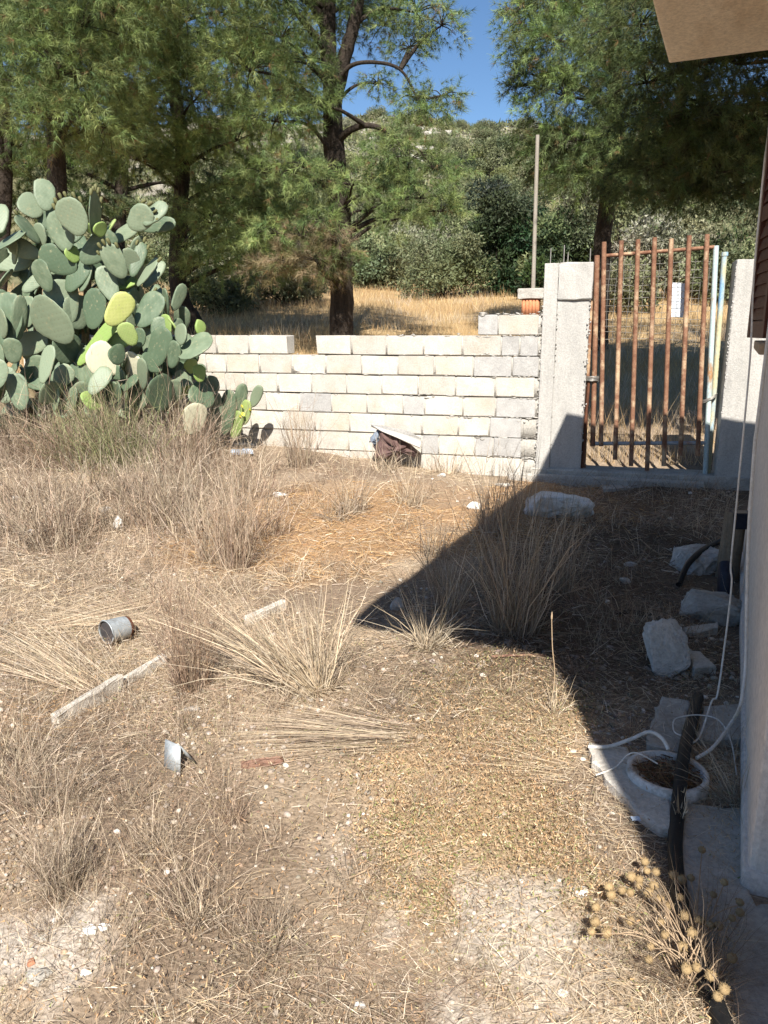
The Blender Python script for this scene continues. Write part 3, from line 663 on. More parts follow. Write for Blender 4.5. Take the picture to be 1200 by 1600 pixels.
cl += [C3(x, y, Yp + dy, r, rz) + (BRN if k % 3 else NEEDLE,) for k, (x, y, dy, r, rz) in enumerate(((500, 345, -1.2, .45, .3), (470, 370, -1.0, .5, .35), (520, 375, -1.3, .4, .3), (430, 365, -.6, .6, .4), (490, 405, -1.1, .45, .3), (450, 410, -.8, .5, .3), (535, 400, -1.1, .3, .25), (515, 425, -.9, .3, .2), (420, 420, -.3, .5, .3)))]
hi = random.Random(4)
cl += [(Vector((x + hi.uniform(-.2, .2), y + hi.uniform(-.3, .3), z + hi.uniform(-.2, .3))), 1.1, .6) for x, y, z in ((-1.6, 13.6, 7.1), (-2.4, 13.0, 6.9), (-3.2, 13.8, 7.3), (-2.2, 14.6, 7.6), (-3.0, 15.0, 7.9), (-1.4, 14.8, 7.7), (-3.6, 14.8, 7.6))]  # unseen boughs added above the view to shade the trees behind
pine('pine with a forked dark trunk rising from the dry field behind the block wall', tr, [.24, .235, .22, .21, .19, .15, .14, .11, .08, .05], cl, dens=70, extra=((fork, .15, .08), (arm, .075, .03), (arm2, .045, .02)))
# brown twiggy skirt round its trunk (a dead lower bough)
def twiggy(label, c, r, rz, n, palette, name='dry_shrub', group=None, L=0.3, wd=0.008, cat='shrub', leaf=0):
    base = Vector((c[0], c[1], gz(c[0], c[1]))); t = empty(name, base, label, cat, group)
    b = MB(); d = unit(rng.normal(size=(n, 3)) * np.array([1, 1, .8])); st = d * (rng.uniform(0.1, 1, n) ** .5)[:, None] * np.array([r, r, rz]) + np.array(c)
    dd = unit(d + rng.normal(size=(n, 3)) * .6); blades(b, st, dd, rng.uniform(.4, 1.2, n) * L, np.full(n, wd), rng.normal(size=(n, 3)) * .25, pal(palette, n, .2), 2)
    link('crown', b.mesh('crown', M['blade']), t, -base)
    s = MB()
    for k in range(9):
        a = rng.normal(size=3) * np.array([r, r, rz]) * .5 + np.array(c)
        q = spline([base - Vector((0, 0, .1)), base.lerp(Vector(a), .5) + Vector((random.uniform(-.2, .2), random.uniform(-.2, .2), .1)), Vector(a)], 4); tube(s, q, np.linspace(.03, .008, len(q)), 5, caps=False)
    link('stems', s.mesh('stems', M['bark']), t, -base); return t
# ------------------------------------------------------------------ left pines
Y1 = 19.5
tr = [at_y(302, 507, Y1), at_y(283, 470, Y1), at_y(277, 420, Y1), at_y(281, 340, Y1), at_y(285, 240, Y1), at_y(270, 100, Y1), at_y(275, -60, Y1), at_y(270, -260, Y1)]
cl = [C3(x, y, Y1 + dy, r, rz) for x, y, dy, r, rz in ((330, 350, -1.5, 1.3, .7), (380, 330, -.8, 1.2, .7), (430, 360, -.6, 1.0, .6), (340, 410, -.8, 1.0, .5), (390, 390, -1.2, 1.0, .5), (420, 300, .3, 1.1, .7), (215, 250, -1.0, .8, .45), (320, 250, .4, 1.3, .8), (370, 220, -1, 1.2, .7), (200, 200, -1.2, 1.3, .8), (300, 160, -1.5, 1.5, .8), (240, 120, -1, 1.4, .8), (340, 90, -.8, 1.5, .8), (200, 60, -.6, 1.6, .9), (290, 20, -1.2, 1.7, .9), (370, 20, .2, 1.5, .9), (230, -60, -.4, 1.8, 1), (330, -90, -.6, 1.8, 1), (280, -200, 0, 2.0, 1.2), (470, 420, -.4, .8, .5), (455, 310, 0, .8, .5))]
pine('broad pine with a bent trunk behind the prickly pear', tr, [.26, .24, .22, .2, .18, .15, .12, .08], cl, dens=58, nl=.21, nw=.014)
Y2 = 15.0
tr = [at_y(100, 560, Y2), at_y(96, 400, Y2), at_y(90, 280, Y2), at_y(84, 140, Y2), at_y(95, 0, Y2), at_y(90, -200, Y2), at_y(95, -380, Y2)]
cl = [C3(x, y, Y2 + dy, r, rz) for x, y, dy, r, rz in ((60, 180, -1.6, .9, .55), (120, 190, -1.4, 1.0, .6), (30, 130, -1.2, .9, .55), (90, 110, -1.8, 1.1, .6), (160, 120, -1.2, 1.0, .6), (50, 50, -1.5, 1.1, .6), (130, 40, -1.6, 1.2, .6), (10, 40, -.5, 1.0, .7), (90, -20, -1, 1.4, .8), (180, 20, -.4, 1.2, .7), (20, -60, -.4, 1.4, .8), (150, -90, -.4, 1.4, .8), (90, -200, 0, 1.6, 1), (170, 200, .8, .9, .5), (95, -330, 0, 1.3, 1))]
cl += [(Vector((x + hi.uniform(-.2, .2), y + hi.uniform(-.3, .3), z + hi.uniform(-.2, .3))), 1.1, .6) for x, y, z in ((-4.4, 13.4, 7.1), (-5.2, 13.0, 7.0), (-4.0, 12.6, 6.7), (-4.8, 14.6, 7.7), (-6.0, 13.6, 7.2), (-5.4, 15.4, 8.1), (-6.6, 14.8, 7.8), (-4.2, 15.6, 8.2))]  # more unseen clumps added overhead, shading the left trees
pine('pine with straight dark trunk showing above the prickly pear pads', tr, [.2, .19, .17, .15, .13, .1, .05], cl, dens=68)
Y3 = 17.0
tr = [at_y(-8, 560, Y3), at_y(2, 400, Y3), at_y(8, 270, Y3), at_y(4, 150, Y3), at_y(-20, 0, Y3), at_y(-20, -220, Y3)]
cl = [C3(x, y, Y3 + dy, r, rz) for x, y, dy, r, rz in ((-40, 160, -1, 1.2, .6), (-20, 60, -1, 1.4, .7), (40, 0, .4, 1.4, .8), (-80, 0, 0, 1.5, .8), (-30, -90, 0, 1.7, 1), (-20, -220, 0, 1.5, 1), (-60, 250, 0, 1.0, .6), (30, 230, .7, .8, .4))]
pine('slender pine trunk half hidden behind the tall prickly pear edge', tr, [.19, .18, .15, .13, .1, .05], cl, dens=55, nl=.19, nw=.012)
Y4 = 25.0
tr = [at_y(190, 520, Y4), at_y(185, 380, Y4), at_y(190, 240, Y4), at_y(170, 60, Y4), at_y(175, -120, Y4)]
cl = [C3(x, y, Y4 + dy, r, rz) for x, y, dy, r, rz in ((150, 330, 0, 1.6, .9), (60, 330, .5, 1.5, .9), (110, 260, 0, 1.8, 1), (190, 240, .5, 1.8, 1), (30, 260, 0, 1.6, 1), (260, 200, 0, 1.8, 1), (140, 160, 0, 1.9, 1.1), (50, 160, .5, 1.8, 1), (200, 80, 0, 2, 1.2), (100, 60, 0, 2, 1.2), (180, -60, 0, 2.2, 1.3), (420, 170, 2, 1.8, 1), (380, 100, 2, 1.9, 1), (450, 90, 2, 1.6, 1), (330, 300, 1.5, 1.6, .9), (20, 400, 0, 1.3, .7), (120, 420, 0, 1.3, .7), (215, 430, 0, 1.2, .6))]
pine('dark pine deep among the trees behind the prickly pear', tr, [.26, .24, .2, .16, .08], cl, NEEDLE_DK, dens=34, nl=.28, nw=.024)
# ------------------------------------------------------------------ right pines
Y5 = 16.5
tr = [at_y(938, 470, Y5), at_y(941, 385, Y5), at_y(950, 310, Y5), at_y(958, 200, Y5), at_y(962, 60, Y5), at_y(955, -120, Y5), at_y(960, -300, Y5)]
cl = [C3(x, y, Y5 + dy, r, rz) for x, y, dy, r, rz in ((850, 60, -1, .75, .5), (840, 120, -.6, .6, .4), (835, 20, -.4, .7, .5), (880, 150, -1, .9, .6), (850, 200, -.5, .6, .4), (850, 240, -.3, .5, .35), (900, 220, -1, .9, .6), (930, 280, -.8, .9, .5), (870, 270, 0, .6, .35), (900, 80, -1, 1.1, .7), (880, 10, 0, 1.0, .7), (960, 120, -1.3, 1.2, .7), (980, 230, -1, 1.1, .6), (960, 20, 0, 1.4, .9), (900, -60, 0, 1.4, .9), (1010, 290, -.8, .8, .4), (990, -80, 0, 1.6, 1), (950, -200, 0, 1.7, 1), (860, -100, .5, 1.1, .8), (815, 135, 0, .3, .2), (960, -310, 0, 1.3, 1), (1030, 180, 0, 1.2, .7))]
pine('dense pine with its dark trunk standing behind the barred gate', tr, [.2, .18, .17, .16, .13, .1, .05], cl, NEEDLE_DK[:3] + NEEDLE[:2], dens=85, nl=.18, nw=.012)
Y6 = 12.0
tb = Vector((7.4, 11.6, gz(7.4, 11.6)))
tr = [tb, tb + Vector((-.05, -.1, 1.8)), tb + Vector((-.3, -.2, 3.6)), tb + Vector((-.5, -.6, 5.5)), tb + Vector((-.5, -.9, 7.5)), tb + Vector((-.4, -1.2, 9.5))]
cl = [C3(x, y, Y6 + dy, r, rz) for x, y, dy, r, rz in ((1040, 190, -.4, .8, .45), (1100, 180, -1, .9, .5), (1160, 190, -.6, .9, .5), (1060, 260, -.2, .75, .4), (1120, 270, -.5, .8, .4), (1180, 260, 0, .8, .45), (1010, 130, 0, .8, .5), (1080, 100, -.6, 1.0, .6), (1150, 100, -.6, 1.0, .6), (1220, 180, -.5, 1.0, .6), (1000, 40, 0, .9, .6), (1080, 20, -.6, 1.1, .7), (1170, 0, -.6, 1.2, .8), (1250, 60, 0, 1.2, .8), (1100, 305, .4, .6, .3), (1045, 300, .4, .55, .3), (1175, 305, .6, .65, .35), (1000, 270, .5, .7, .4), (1140, 230, .3, .9, .5), (1080, 220, .4, .9, .5))]
cl += [(Vector(p), r, rz) for p, r, rz in (((5.0, 9.4, 7.4), 1.4, .8), ((7.0, 10.8, 9.4), 1.6, 1.0), ((8.4, 10.5, 7.5), 1.4, .9))]
pine('large dark pine spreading its low boughs over the gate and house roof', tr, [.28, .26, .22, .18, .13, .07], cl, NEEDLE_DK, dens=95, nl=.16, nw=.010, branch_r=.06)

# the pine on the far side of the house: its crown shades the ground behind the gate
tb = Vector((6.4, 7.4, gz(6.4, 7.4)))
tr = [tb, tb + Vector((.05, 0, 2)), tb + Vector((-.1, .1, 4)), tb + Vector((-.2, .2, 5.5)), tb + Vector((-.1, .2, 7.2))]
prng = random.Random(8); cl = []
for gx in (2.9, 3.8, 4.7, 5.6, 6.6):
    for gy in (5.4, 6.3, 7.2, 8.1, 9.0):
        if gx < 3.5 and gy > 7.5: continue
        cl.append((Vector((gx + prng.uniform(-.3, .3), gy + prng.uniform(-.3, .3), 5.45 + .13 * max(0, gy - 8) + prng.uniform(-.15, .5))), prng.uniform(.85, 1.1), .6))
cl += [(Vector((5.4, 7.4, 7.0)), 1.6, .9), (Vector((6.6, 7.6, 7.6)), 1.5, .9)]
pine('spreading pine growing on the far side of the house, boughs reaching over its roof', tr, [.25, .22, .2, .15, .07], cl, NEEDLE_DK, dens=34, nl=.42, nw=.095, branch_r=.05, per=14)

# ------------------------------------------------------------------ shrubs beyond the field
def leafy(label, c, r, rz, n, palette, size=0.05, name='shrub', group=None, cat='shrub', mesh=None):
    base = Vector((c[0], c[1], gz(c[0], c[1])))
    t = empty(name, base, label, cat, group)
    link('crown', mesh[0], t); link('stems', mesh[1], t)
    return t
def leafy_mesh(r, rz, n, palette, size, lobes=14, h0=0.25):
    b = MB(); s = MB()
    lc = unit(rng.normal(size=(lobes, 3))) * rng.uniform(.35, .85, (lobes, 1)) * np.array([r, r, rz]); lc[:, 2] = np.abs(lc[:, 2]) * 1.0 + rz * h0 * rng.uniform(0.2, 1.2, lobes)
    per = n // lobes; tint = pal(palette, lobes, .22)
    for k in range(lobes):
        lr = rng.uniform(.30, .52) * r * (1.25 if rz > 2 * r else 1)
        d = unit(rng.normal(size=(per, 3))); p = lc[k] + d * (rng.uniform(.3, 1, per) ** .6)[:, None] * np.array([lr, lr, lr * .8])
        p[:, 2] = np.maximum(p[:, 2], 0.02)
        nd = unit(d + rng.normal(size=(per, 3)) * .7); sd = unit(np.cross(nd, rng.normal(size=(per, 3))))
        sz = rng.uniform(.5, 1.3, per)[:, None] * size
        V = np.stack([p - sd * sz * .35, p + sd * sz * .35, p + nd * sz * 1.3], 1).reshape(-1, 3)
        c = tint[k] * rng.uniform(.7, 1.3, (per, 1)); b.add(V, np.arange(3 * per).reshape(-1, 3), np.repeat(c, 3, 0))
        q = spline([Vector((0, 0, -.1)), Vector(lc[k] * .5) + Vector((0, 0, .1 * rz)), Vector(lc[k])], 3); tube(s, q, np.linspace(.05, .006, len(q)) * max(r, .5) * .3, 4, caps=False)
    return b.mesh('crown', M['leaf']), s.mesh('stems', M['bark'])
GREENS = [(0.14, 0.165, 0.08), (0.17, 0.185, 0.095), (0.11, 0.135, 0.065)]  # scrub greens, greyed toward olive partly in place of distance haze
OLIVE = [(0.18, 0.185, 0.10), (0.22, 0.215, 0.125), (0.14, 0.15, 0.08)]
DARKG = [(0.035, 0.055, 0.025), (0.05, 0.07, 0.03), (0.028, 0.045, 0.022)]
YEL = [(0.22, 0.235, 0.10), (0.18, 0.205, 0.085), (0.26, 0.26, 0.125)]
GREYG = [(0.22, 0.215, 0.15), (0.27, 0.26, 0.19), (0.17, 0.175, 0.11)]
def bush(label, px, py, Y, r, rz, n, palette, size, group=None, name='shrub'):
    p = at_y(px, py, Y); leafy(label, p, r, rz, n, palette, size, name, group, mesh=leafy_mesh(r, rz, n, palette, size, lobes=40 if rz > 2 * r else 26))
bush('wide round grey green shrub at the far edge of the golden field', 690, 465, 31, 1.9, 2.6, 16000, [(0.15, 0.17, 0.09), (0.18, 0.195, 0.105), (0.12, 0.145, 0.075)], .09)
bush('tall dark conical evergreen shrub beside the pole', 775, 470, 31.5, 1.35, 4.4, 14000, DARKG, .12)
bush('dark evergreen shrub under the pole behind the pillar cap', 815, 470, 32, 1.4, 3.4, 12000, DARKG, .12)
bush('leafy mid green shrub behind the forked pine trunk', 590, 440, 36, 1.8, 2.2, 10000, GREENS, .13)
bush('yellow green shrub at the back of the golden field', 560, 430, 39, 1.6, 2.0, 8000, YEL, .13)
bush('pale grey bare twigged shrub seen above the gate bars', 1050, 440, 27, 1.9, 2.6, 12000, GREYG, .10)
bush('green shrub behind the gate top near the house corner', 1150, 440, 25, 1.8, 2.2, 10000, GREENS, .10)
bush('dense dark shrub between the pole and the gate pine', 885, 450, 29, 1.8, 3.2, 12000, DARKG[:2] + GREENS[:1], .12)
bush('low green shrub behind the left side of the gate', 985, 455, 23, 1.1, 1.3, 7000, OLIVE, .08)
bush('dark green scrub bush under the left pines beyond the wall', 345, 470, 25, 1.3, 1.5, 12000, GREENS, .08)
bush('olive shrub under the left pines at the field edge', 445, 455, 28, 1.6, 1.6, 9000, OLIVE, .10)
# hill shrubs and small pines: shared meshes
hill_kinds = []
for k, (palx, r, rz, n, sz) in enumerate(((GREENS, 1, .7, 6500, .055), (OLIVE, 1, .65, 6500, .055), (YEL, 1, .75, 6500, .055), (GREYG, 1, .5, 5500, .05), (DARKG, 1, .9, 6000, .06), (GREENS, .8, 1.5, 8500, .05), (OLIVE, .8, 1.6, 8500, .05))):
    hill_kinds.append(leafy_mesh(r, rz, n, palx, sz, lobes=16))
hl = ['mid green shrub on the hillside behind the field', 'olive shrub on the hillside behind the field', 'bright yellow green shrub on the hillside behind the field', 'greyish low shrub on the hillside behind the field', 'dark evergreen shrub on the hillside behind the field', 'young upright green pine on the hillside behind the field', 'young upright olive pine on the hillside behind the field']
hrng = random.Random(21); placed = 0; tries = 0; spots = []
while placed < 290 and tries < 14000:
    tries += 1
    y = 40 + 88 * hrng.random() ** 0.8; x = hrng.uniform(-0.30, 0.58) * y
    rmin = 0.8 + y * .014
    if any((x - a) ** 2 + (y - b) ** 2 < (rmin + 0.25) ** 2 for a, b in spots): continue
    ppx = 600 + 1200 * x / y
    if ppx < 330 and hrng.random() < .8: continue
    spots.append((x, y)); placed += 1
    dense = y < 92
    k = hrng.choices(range(7), [4, 3, 4, 2, 1.6, 4, 3] if dense else [3, 4, 1.5, 5, 1.2, .6, .5])[0]
    s = hrng.uniform(1.0, 2.0) * (1.75 if dense else 1.15)
    t = empty('young_pine' if k > 4 else 'hill_shrub', (x, y, gz(x, y) - .05), hl[k], 'tree' if k > 4 else 'shrub', hl[k].split(' on ')[0] + 's on the hill')
    t.rotation_euler.z = hrng.uniform(0, 6.28); t.scale = (s, s, s * hrng.uniform(.85, 1.25))
    link('crown', hill_kinds[k][0], t); link('trunk' if k > 4 else 'stems', hill_kinds[k][1], t)
# ------------------------------------------------------------------ pole
pb = at_y(834, 470, 14.5); pb.z = gz(pb.x, pb.y)
ptop = at_y(840, 211, 14.5)
t = MB(); tube(t, [pb - Vector((0, 0, .3)), pb.lerp(ptop, .5), ptop], [.040, .037, .033], 10)
o = link('wooden_pole', t.mesh('wooden_pole', M['polewood'], True, origin=pb), None, pb); tag(o, 'thin bare wooden pole standing in the golden field behind the gate pillar', 'pole')

# ================================================================== PRICKLY PEAR
def pad_mesh(seed, mat, bend=0.0, seg=18):
    """unit pad: 1 long (z up from its base), 1 wide, a domed flat body"""
    rr = random.Random(seed); mb = MB(); V = []; F_ = []
    def rim(t):                     # outline: narrow at the foot, broadest past the middle
        z = 0.5 - 0.5 * math.cos(t)
        wd = math.sin(t) ** 0.85 * (0.40 + 0.20 * z) * 0.98
        return wd, z
    outl = []
    for k in range(seg):
        a = 2 * math.pi * k / seg; t = a if a <= math.pi else 2 * math.pi - a
        wd, z = rim(t); outl.append(((wd if a <= math.pi else -wd) * (1 + rr.uniform(-.07, .07)), z))
    rings = [(1.0, 0.0), (0.965, 0.058), (0.80, 0.074), (0.40, 0.082)]
    for sgn in (1, -1):
        ids = []
        for (s, th) in rings:
            row = []
            for (x, z) in outl:
                X, Z = x * s, 0.52 + (z - 0.52) * s
                Yv = sgn * th * (1 + rr.uniform(-.08, .08)) + bend * (Z - 0.1) ** 2
                V.append((X, Yv, Z)); row.append(len(V) - 1)
            ids.append(row)
        V.append((0, sgn * 0.09 + bend * .42 ** 2, 0.52)); c = len(V) - 1
        for a, b in zip(ids[:-1], ids[1:]):
            for k in range(seg):
                q = (a[k], a[(k + 1) % seg], b[(k + 1) % seg], b[k]); F_.append(q if sgn < 0 else q[::-1])
        tri = [(ids[-1][k], ids[-1][(k + 1) % seg], c, c) for k in range(seg)]
        for q in tri: F_.append((q if sgn < 0 else q[::-1]))
    V = np.array(V); mb.add(V, np.array([f for f in F_ if len(set(f)) == 4]))
    T = np.array([[i for n_, i in enumerate(f) if i not in f[:n_]] for f in F_ if len(set(f)) == 3]); mb.f.append(T)
    me = mb.mesh('pad', mat, True)
    bm = bmesh.new(); bm.from_mesh(me); bmesh.ops.remove_doubles(bm, verts=bm.verts, dist=1e-5); bmesh.ops.recalc_face_normals(bm, faces=bm.faces); bm.to_mesh(me); bm.free()
    return me
PADS = {k: [pad_mesh(s, M[k], b) for s, b in ((1, 0), (2, .18), (3, -.15), (4, .08))] for k in ('pad', 'padyoung', 'padyellow', 'padpale')}
def fruit_mesh():
    mb = MB(); P = [(0, 0, z) for z in (0, .2, .55, .85, 1.0, .93)]; tube(mb, P[:5], [.16, .3, .36, .34, .22], 7, caps=True); return mb.mesh('fruit', M['fruit'], True)
FR = fruit_mesh()
PADSC = {}
def pad_obj(parent, base, tip, width, yaw, kind='pad', thick=.032):
    """a pad from base to tip, its flat face turned by yaw from the viewer side"""
    ax = tip - base; L = ax.length; zax = ax.normalized()
    fr = Vector((math.sin(yaw), -math.cos(yaw), 0.15)); yax = (fr - zax * fr.dot(zax))
    if yax.length < .05: yax = Vector((1, 0, 0)) - zax * zax.x
    yax.normalize(); xax = yax.cross(zax)
    Mx = Matrix(((xax.x, yax.x, zax.x, base.x), (xax.y, yax.y, zax.y, base.y), (xax.z, yax.z, zax.z, base.z), (0, 0, 0, 1)))
    o = link('pad', random.choice(PADS[kind])); o.parent = parent
    LM = Matrix.Translation(-Vector(parent.location)) @ Mx @ Matrix.Diagonal((width * .93, thick / .17, L, 1))
    o.matrix_local = LM; PADSC[o.name] = (width * .93, thick / .17, L)
    return o, Mx, L
def fruits_on(po, Mx, L, width, n):
    for k in range(n):
        a = (k + .5) / n * math.pi * .8 + math.pi * .1 + random.uniform(-.08, .08)
        x = math.cos(a) * .5; z = .58 + .42 * math.sin(a)
        f = link('fruit', FR); f.parent = po; s = random.uniform(.045, .065)
        sx, sy, sz = PADSC[po.name]      # undo the pad's own stretch so that fruits stay round
        f.location = (x * width / sx, 0, (z * L - .006) / sz); f.scale = (s * .8 / sx, s * .8 / sy, s / sz)
CY = 7.8
def zc(x, y, Y): return at_y(x * .35, 260 + y * .35, Y)
cact_base = ground(120, 672); cact_base = Vector((at_y(130, 600, CY).x, CY, 0)); cact_base.z = gz(cact_base.x, CY)
cactus = empty('prickly_pear', cact_base, 'huge prickly pear cactus with grey green pads at the end of the block wall', 'cactus')
# base x, base y, tip x, tip y, width, kind, fruits
PL = [(205, 200, 195, 76, 78, 0, 0), (190, 215, 103, 150, 74, 0, 0), (203, 285, 202, 170, 80, 0, 0), (300, 380, 258, 228, 118, 0, 0), (365, 310, 300, 168, 128, 0, 6), (415, 310, 432, 148, 120, 0, 7),
      (175, 345, 92, 236, 74, 0, 1), (0, 300, 2, 185, 70, 0, 0), (-30, 380, 86, 296, 96, 0, 0), (-40, 440, 116, 405, 108, 0, 0), (488, 345, 600, 266, 66, 0, 3), (575, 272, 660, 205, 92, 0, 4), (640, 262, 722, 175, 72, 0, 0), (625, 275, 760, 256, 44, 0, 0),
      (362, 428, 488, 322, 88, 0, 0), (345, 460, 198, 395, 98, 0, 0), (425, 310, 395, 262, 44, 1, 0), (455, 315, 440, 258, 46, 1, 0), (478, 300, 500, 244, 46, 1, 0), (345, 430, 312, 368, 54, 1, 0), (300, 560, 372, 440, 90, 0, 0), (362, 560, 395, 440, 66, 0, 0),
      (555, 500, 482, 375, 98, 0, 5), (588, 495, 632, 362, 62, 0, 3), (612, 535, 690, 430, 50, 0, 2), (510, 605, 462, 472, 84, 0, 0), (562, 590, 585, 505, 66, 0, 0), (520, 545, 615, 500, 44, 1, 0), (225, 560, 170, 440, 92, 0, 0), (300, 712, 262, 538, 86, 0, 0),
      (352, 730, 342, 598, 84, 0, 0), (408, 728, 432, 575, 108, 0, 0), (478, 706, 566, 596, 74, 2, 0), (345, 890, 505, 708, 66, 1, 0), (452, 815, 572, 752, 76, 1, 0), (612, 715, 702, 592, 118, 0, 2), (330, 770, 172, 640, 128, 0, 0), (30, 810, 30, 600, 150, 0, 0),
      (120, 720, 120, 600, 100, 0, 0), (78, 780, 92, 610, 46, 0, 0), (140, 605, 108, 548, 60, 0, 0), (300, 885, 298, 768, 84, 0, 0), (215, 770, 98, 800, 62, 0, 0), (672, 900, 735, 752, 110, 0, 0), (660, 850, 660, 730, 70, 0, 0), (795, 850, 922, 775, 88, 0, 0), (742, 775, 740, 678, 74, 1, 0),
      (800, 770, 768, 690, 54, 1, 0), (810, 800, 810, 720, 66, 0, 0), (350, 1030, 300, 893, 118, 0, 0), (402, 1018, 470, 915, 80, 0, 0), (308, 1115, 325, 1005, 56, 0, 0), (430, 1090, 405, 1015, 64, 1, 0), (390, 895, 500, 848, 92, 3, 0), (665, 955, 572, 872, 84, 3, 0), (545, 880, 512, 815, 74, 0, 0),
      (600, 800, 555, 715, 80, 1, 0), (622, 810, 628, 735, 60, 0, 0), (55, 880, 60, 785, 86, 0, 0), (188, 970, 222, 825, 70, 0, 0), (745, 965, 712, 880, 74, 0, 0), (790, 1045, 835, 985, 56, 1, 0), (885, 750, 902, 698, 42, 1, 0), (950, 1065, 870, 995, 74, 0, 0), (15, 770, -10, 640, 130, 0, 0),
      (535, 1065, 525, 975, 66, 0, 0), (858, 925, 848, 868, 46, 1, 0), (893, 965, 890, 898, 44, 1, 0), (850, 1200, 880, 1080, 84, 3, 0), (250, 1090, 245, 990, 78, 0, 0), (20, 1060, 30, 920, 100, 0, 0), (100, 1090, 70, 950, 96, 0, 0), (620, 1080, 640, 980, 84, 0, 0), (735, 1090, 700, 960, 90, 0, 0),
      (180, 400, 60, 350, 84, 0, 0), (250, 330, 215, 320, 60, 0, 0), (430, 480, 400, 380, 90, 0, 0), (520, 700, 560, 640, 60, 0, 0), (100, 560, 180, 500, 60, 0, 0), (700, 790, 720, 690, 80, 0, 0), (760, 900, 790, 800, 70, 0, 0), (-20, 560, 40, 480, 90, 0, 0), (-40, 1000, -10, 880, 110, 0, 0), (860, 1010, 800, 930, 60, 0, 0)]
KK = ['pad', 'padyoung', 'padyellow', 'padpale']
crng = random.Random(5)
for (bx, by, tx, ty, wd, k, nf) in PL:
    off = crng.uniform(-.35, .25) + (-.15 if by > 700 else .1)
    B = zc(bx, by, CY + off); T = zc(tx, ty, CY + off + crng.uniform(-.10, .10))
    sc = 2.26e-3 * 1.04; T = B + (T - B) * 1.20
    yaw = crng.gauss(0.1, .75) if wd > 55 else crng.choice([-1, 1]) * crng.uniform(.7, 1.05)
    real = wd * sc / max(.55, math.cos(yaw)) if wd > 55 else wd * sc * 1.5
    po, Mx, L = pad_obj(cactus, B, T, real, yaw, KK[k], thick=.020 + .008 * crng.random())
    if nf: fruits_on(po, Mx, L, real, nf)
# pads deeper inside and round the back of the plant
nb = 0
while nb < 125:
    x = crng.uniform(-160, 860); y = crng.uniform(240, 1060)
    if y < 330 + max(0, (x - 420)) * .75 or (x < 120 and y < 330): continue
    Y = CY + crng.uniform(.1, .55); a = crng.uniform(-1.1, 1.1); ln = crng.uniform(105, 165)
    B = zc(x, y, Y); T = zc(x + math.sin(a) * ln, y - math.cos(a) * ln, Y + crng.uniform(-.2, .2))
    pad_obj(cactus, B, T, crng.uniform(.14, .21), crng.uniform(-1.3, 1.3), 'pad', .024); nb += 1
nb = 0
while nb < 60:
    x = crng.uniform(-120, 880); y = crng.uniform(900, 1190); Y = CY + crng.uniform(-.3, .4); a = crng.uniform(-1.2, 1.2); ln = crng.uniform(85, 140)
    B = zc(x, y, Y); T = zc(x + math.sin(a) * ln, y - math.cos(a) * ln, Y + crng.uniform(-.2, .2))
    pad_obj(cactus, B, T, crng.uniform(.15, .24), crng.uniform(-1.3, 1.3), 'pad', .024); nb += 1
stm = MB()
for (x0, x1, y1) in ((120, 60, 560), (260, 300, 560), (380, 470, 640), (560, 640, 780), (720, 800, 900), (20, 20, 700), (420, 400, 420), (200, 180, 420)):
    p0 = zc(x0, 1000, CY + .3); p0.z = gz(p0.x, p0.y) - .05; p1 = zc(x1, y1, CY + .35)
    q = spline([p0, p0.lerp(p1, .5) + Vector((crng.uniform(-.1, .1), 0, .05)), p1], 5); tube(stm, q, np.linspace(.06, .03, len(q)), 8, noise=.08)
link('stem', stm.mesh('stem', M['stem'], True), cactus, -cactus.location)
# small prickly pear against the wall
sb = ground(352, 690); sb.y = 8.0; sb.x = at_y(352, 680, 8.0).x; sb.z = gz(sb.x, sb.y)
smallc = empty('prickly_pear', sb, 'small young prickly pear leaning on the block wall with yellow flowers', 'cactus')
for (bx, by, tx, ty, wd, k) in ((965, 1190, 968, 1005, 66, 0), (1000, 1185, 1035, 995, 90, 0), (1062, 1100, 1085, 968, 64, 0), (1122, 1060, 1168, 975, 54, 0), (1085, 1140, 1112, 1040, 60, 1), (935, 1190, 915, 1090, 60, 0), (1040, 1200, 1075, 1090, 70, 1)):
    pad_obj(smallc, zc(bx, by + 15, 7.95), zc(tx, ty, 7.9), wd * 2.25e-3, crng.uniform(-.4, .5), KK[k])
def petal_mesh():
    mb = MB()
    for k in range(7):
        a = k * .9; d = Vector((math.cos(a), math.sin(a), .7)).normalized(); s = Vector((-math.sin(a), math.cos(a), 0))
        mb.add([tuple(s * -.1), tuple(s * .1), tuple(d * .6 + s * .32), tuple(d * 1.0), tuple(d * .6 - s * .32)], [(0, 1, 2), (0, 2, 3), (0, 3, 4)])
    return mb.mesh('flower', M['yellow'])
PT = petal_mesh()
for (x, y) in ((1075, 1072), (1082, 1108), (1112, 1088), (1070, 1120)):
    f = link('flower', PT, smallc, zc(x, y, 7.86) - sb); f.scale = (.03,) * 3; f.rotation_euler = (R(60), 0, crng.uniform(0, 3))

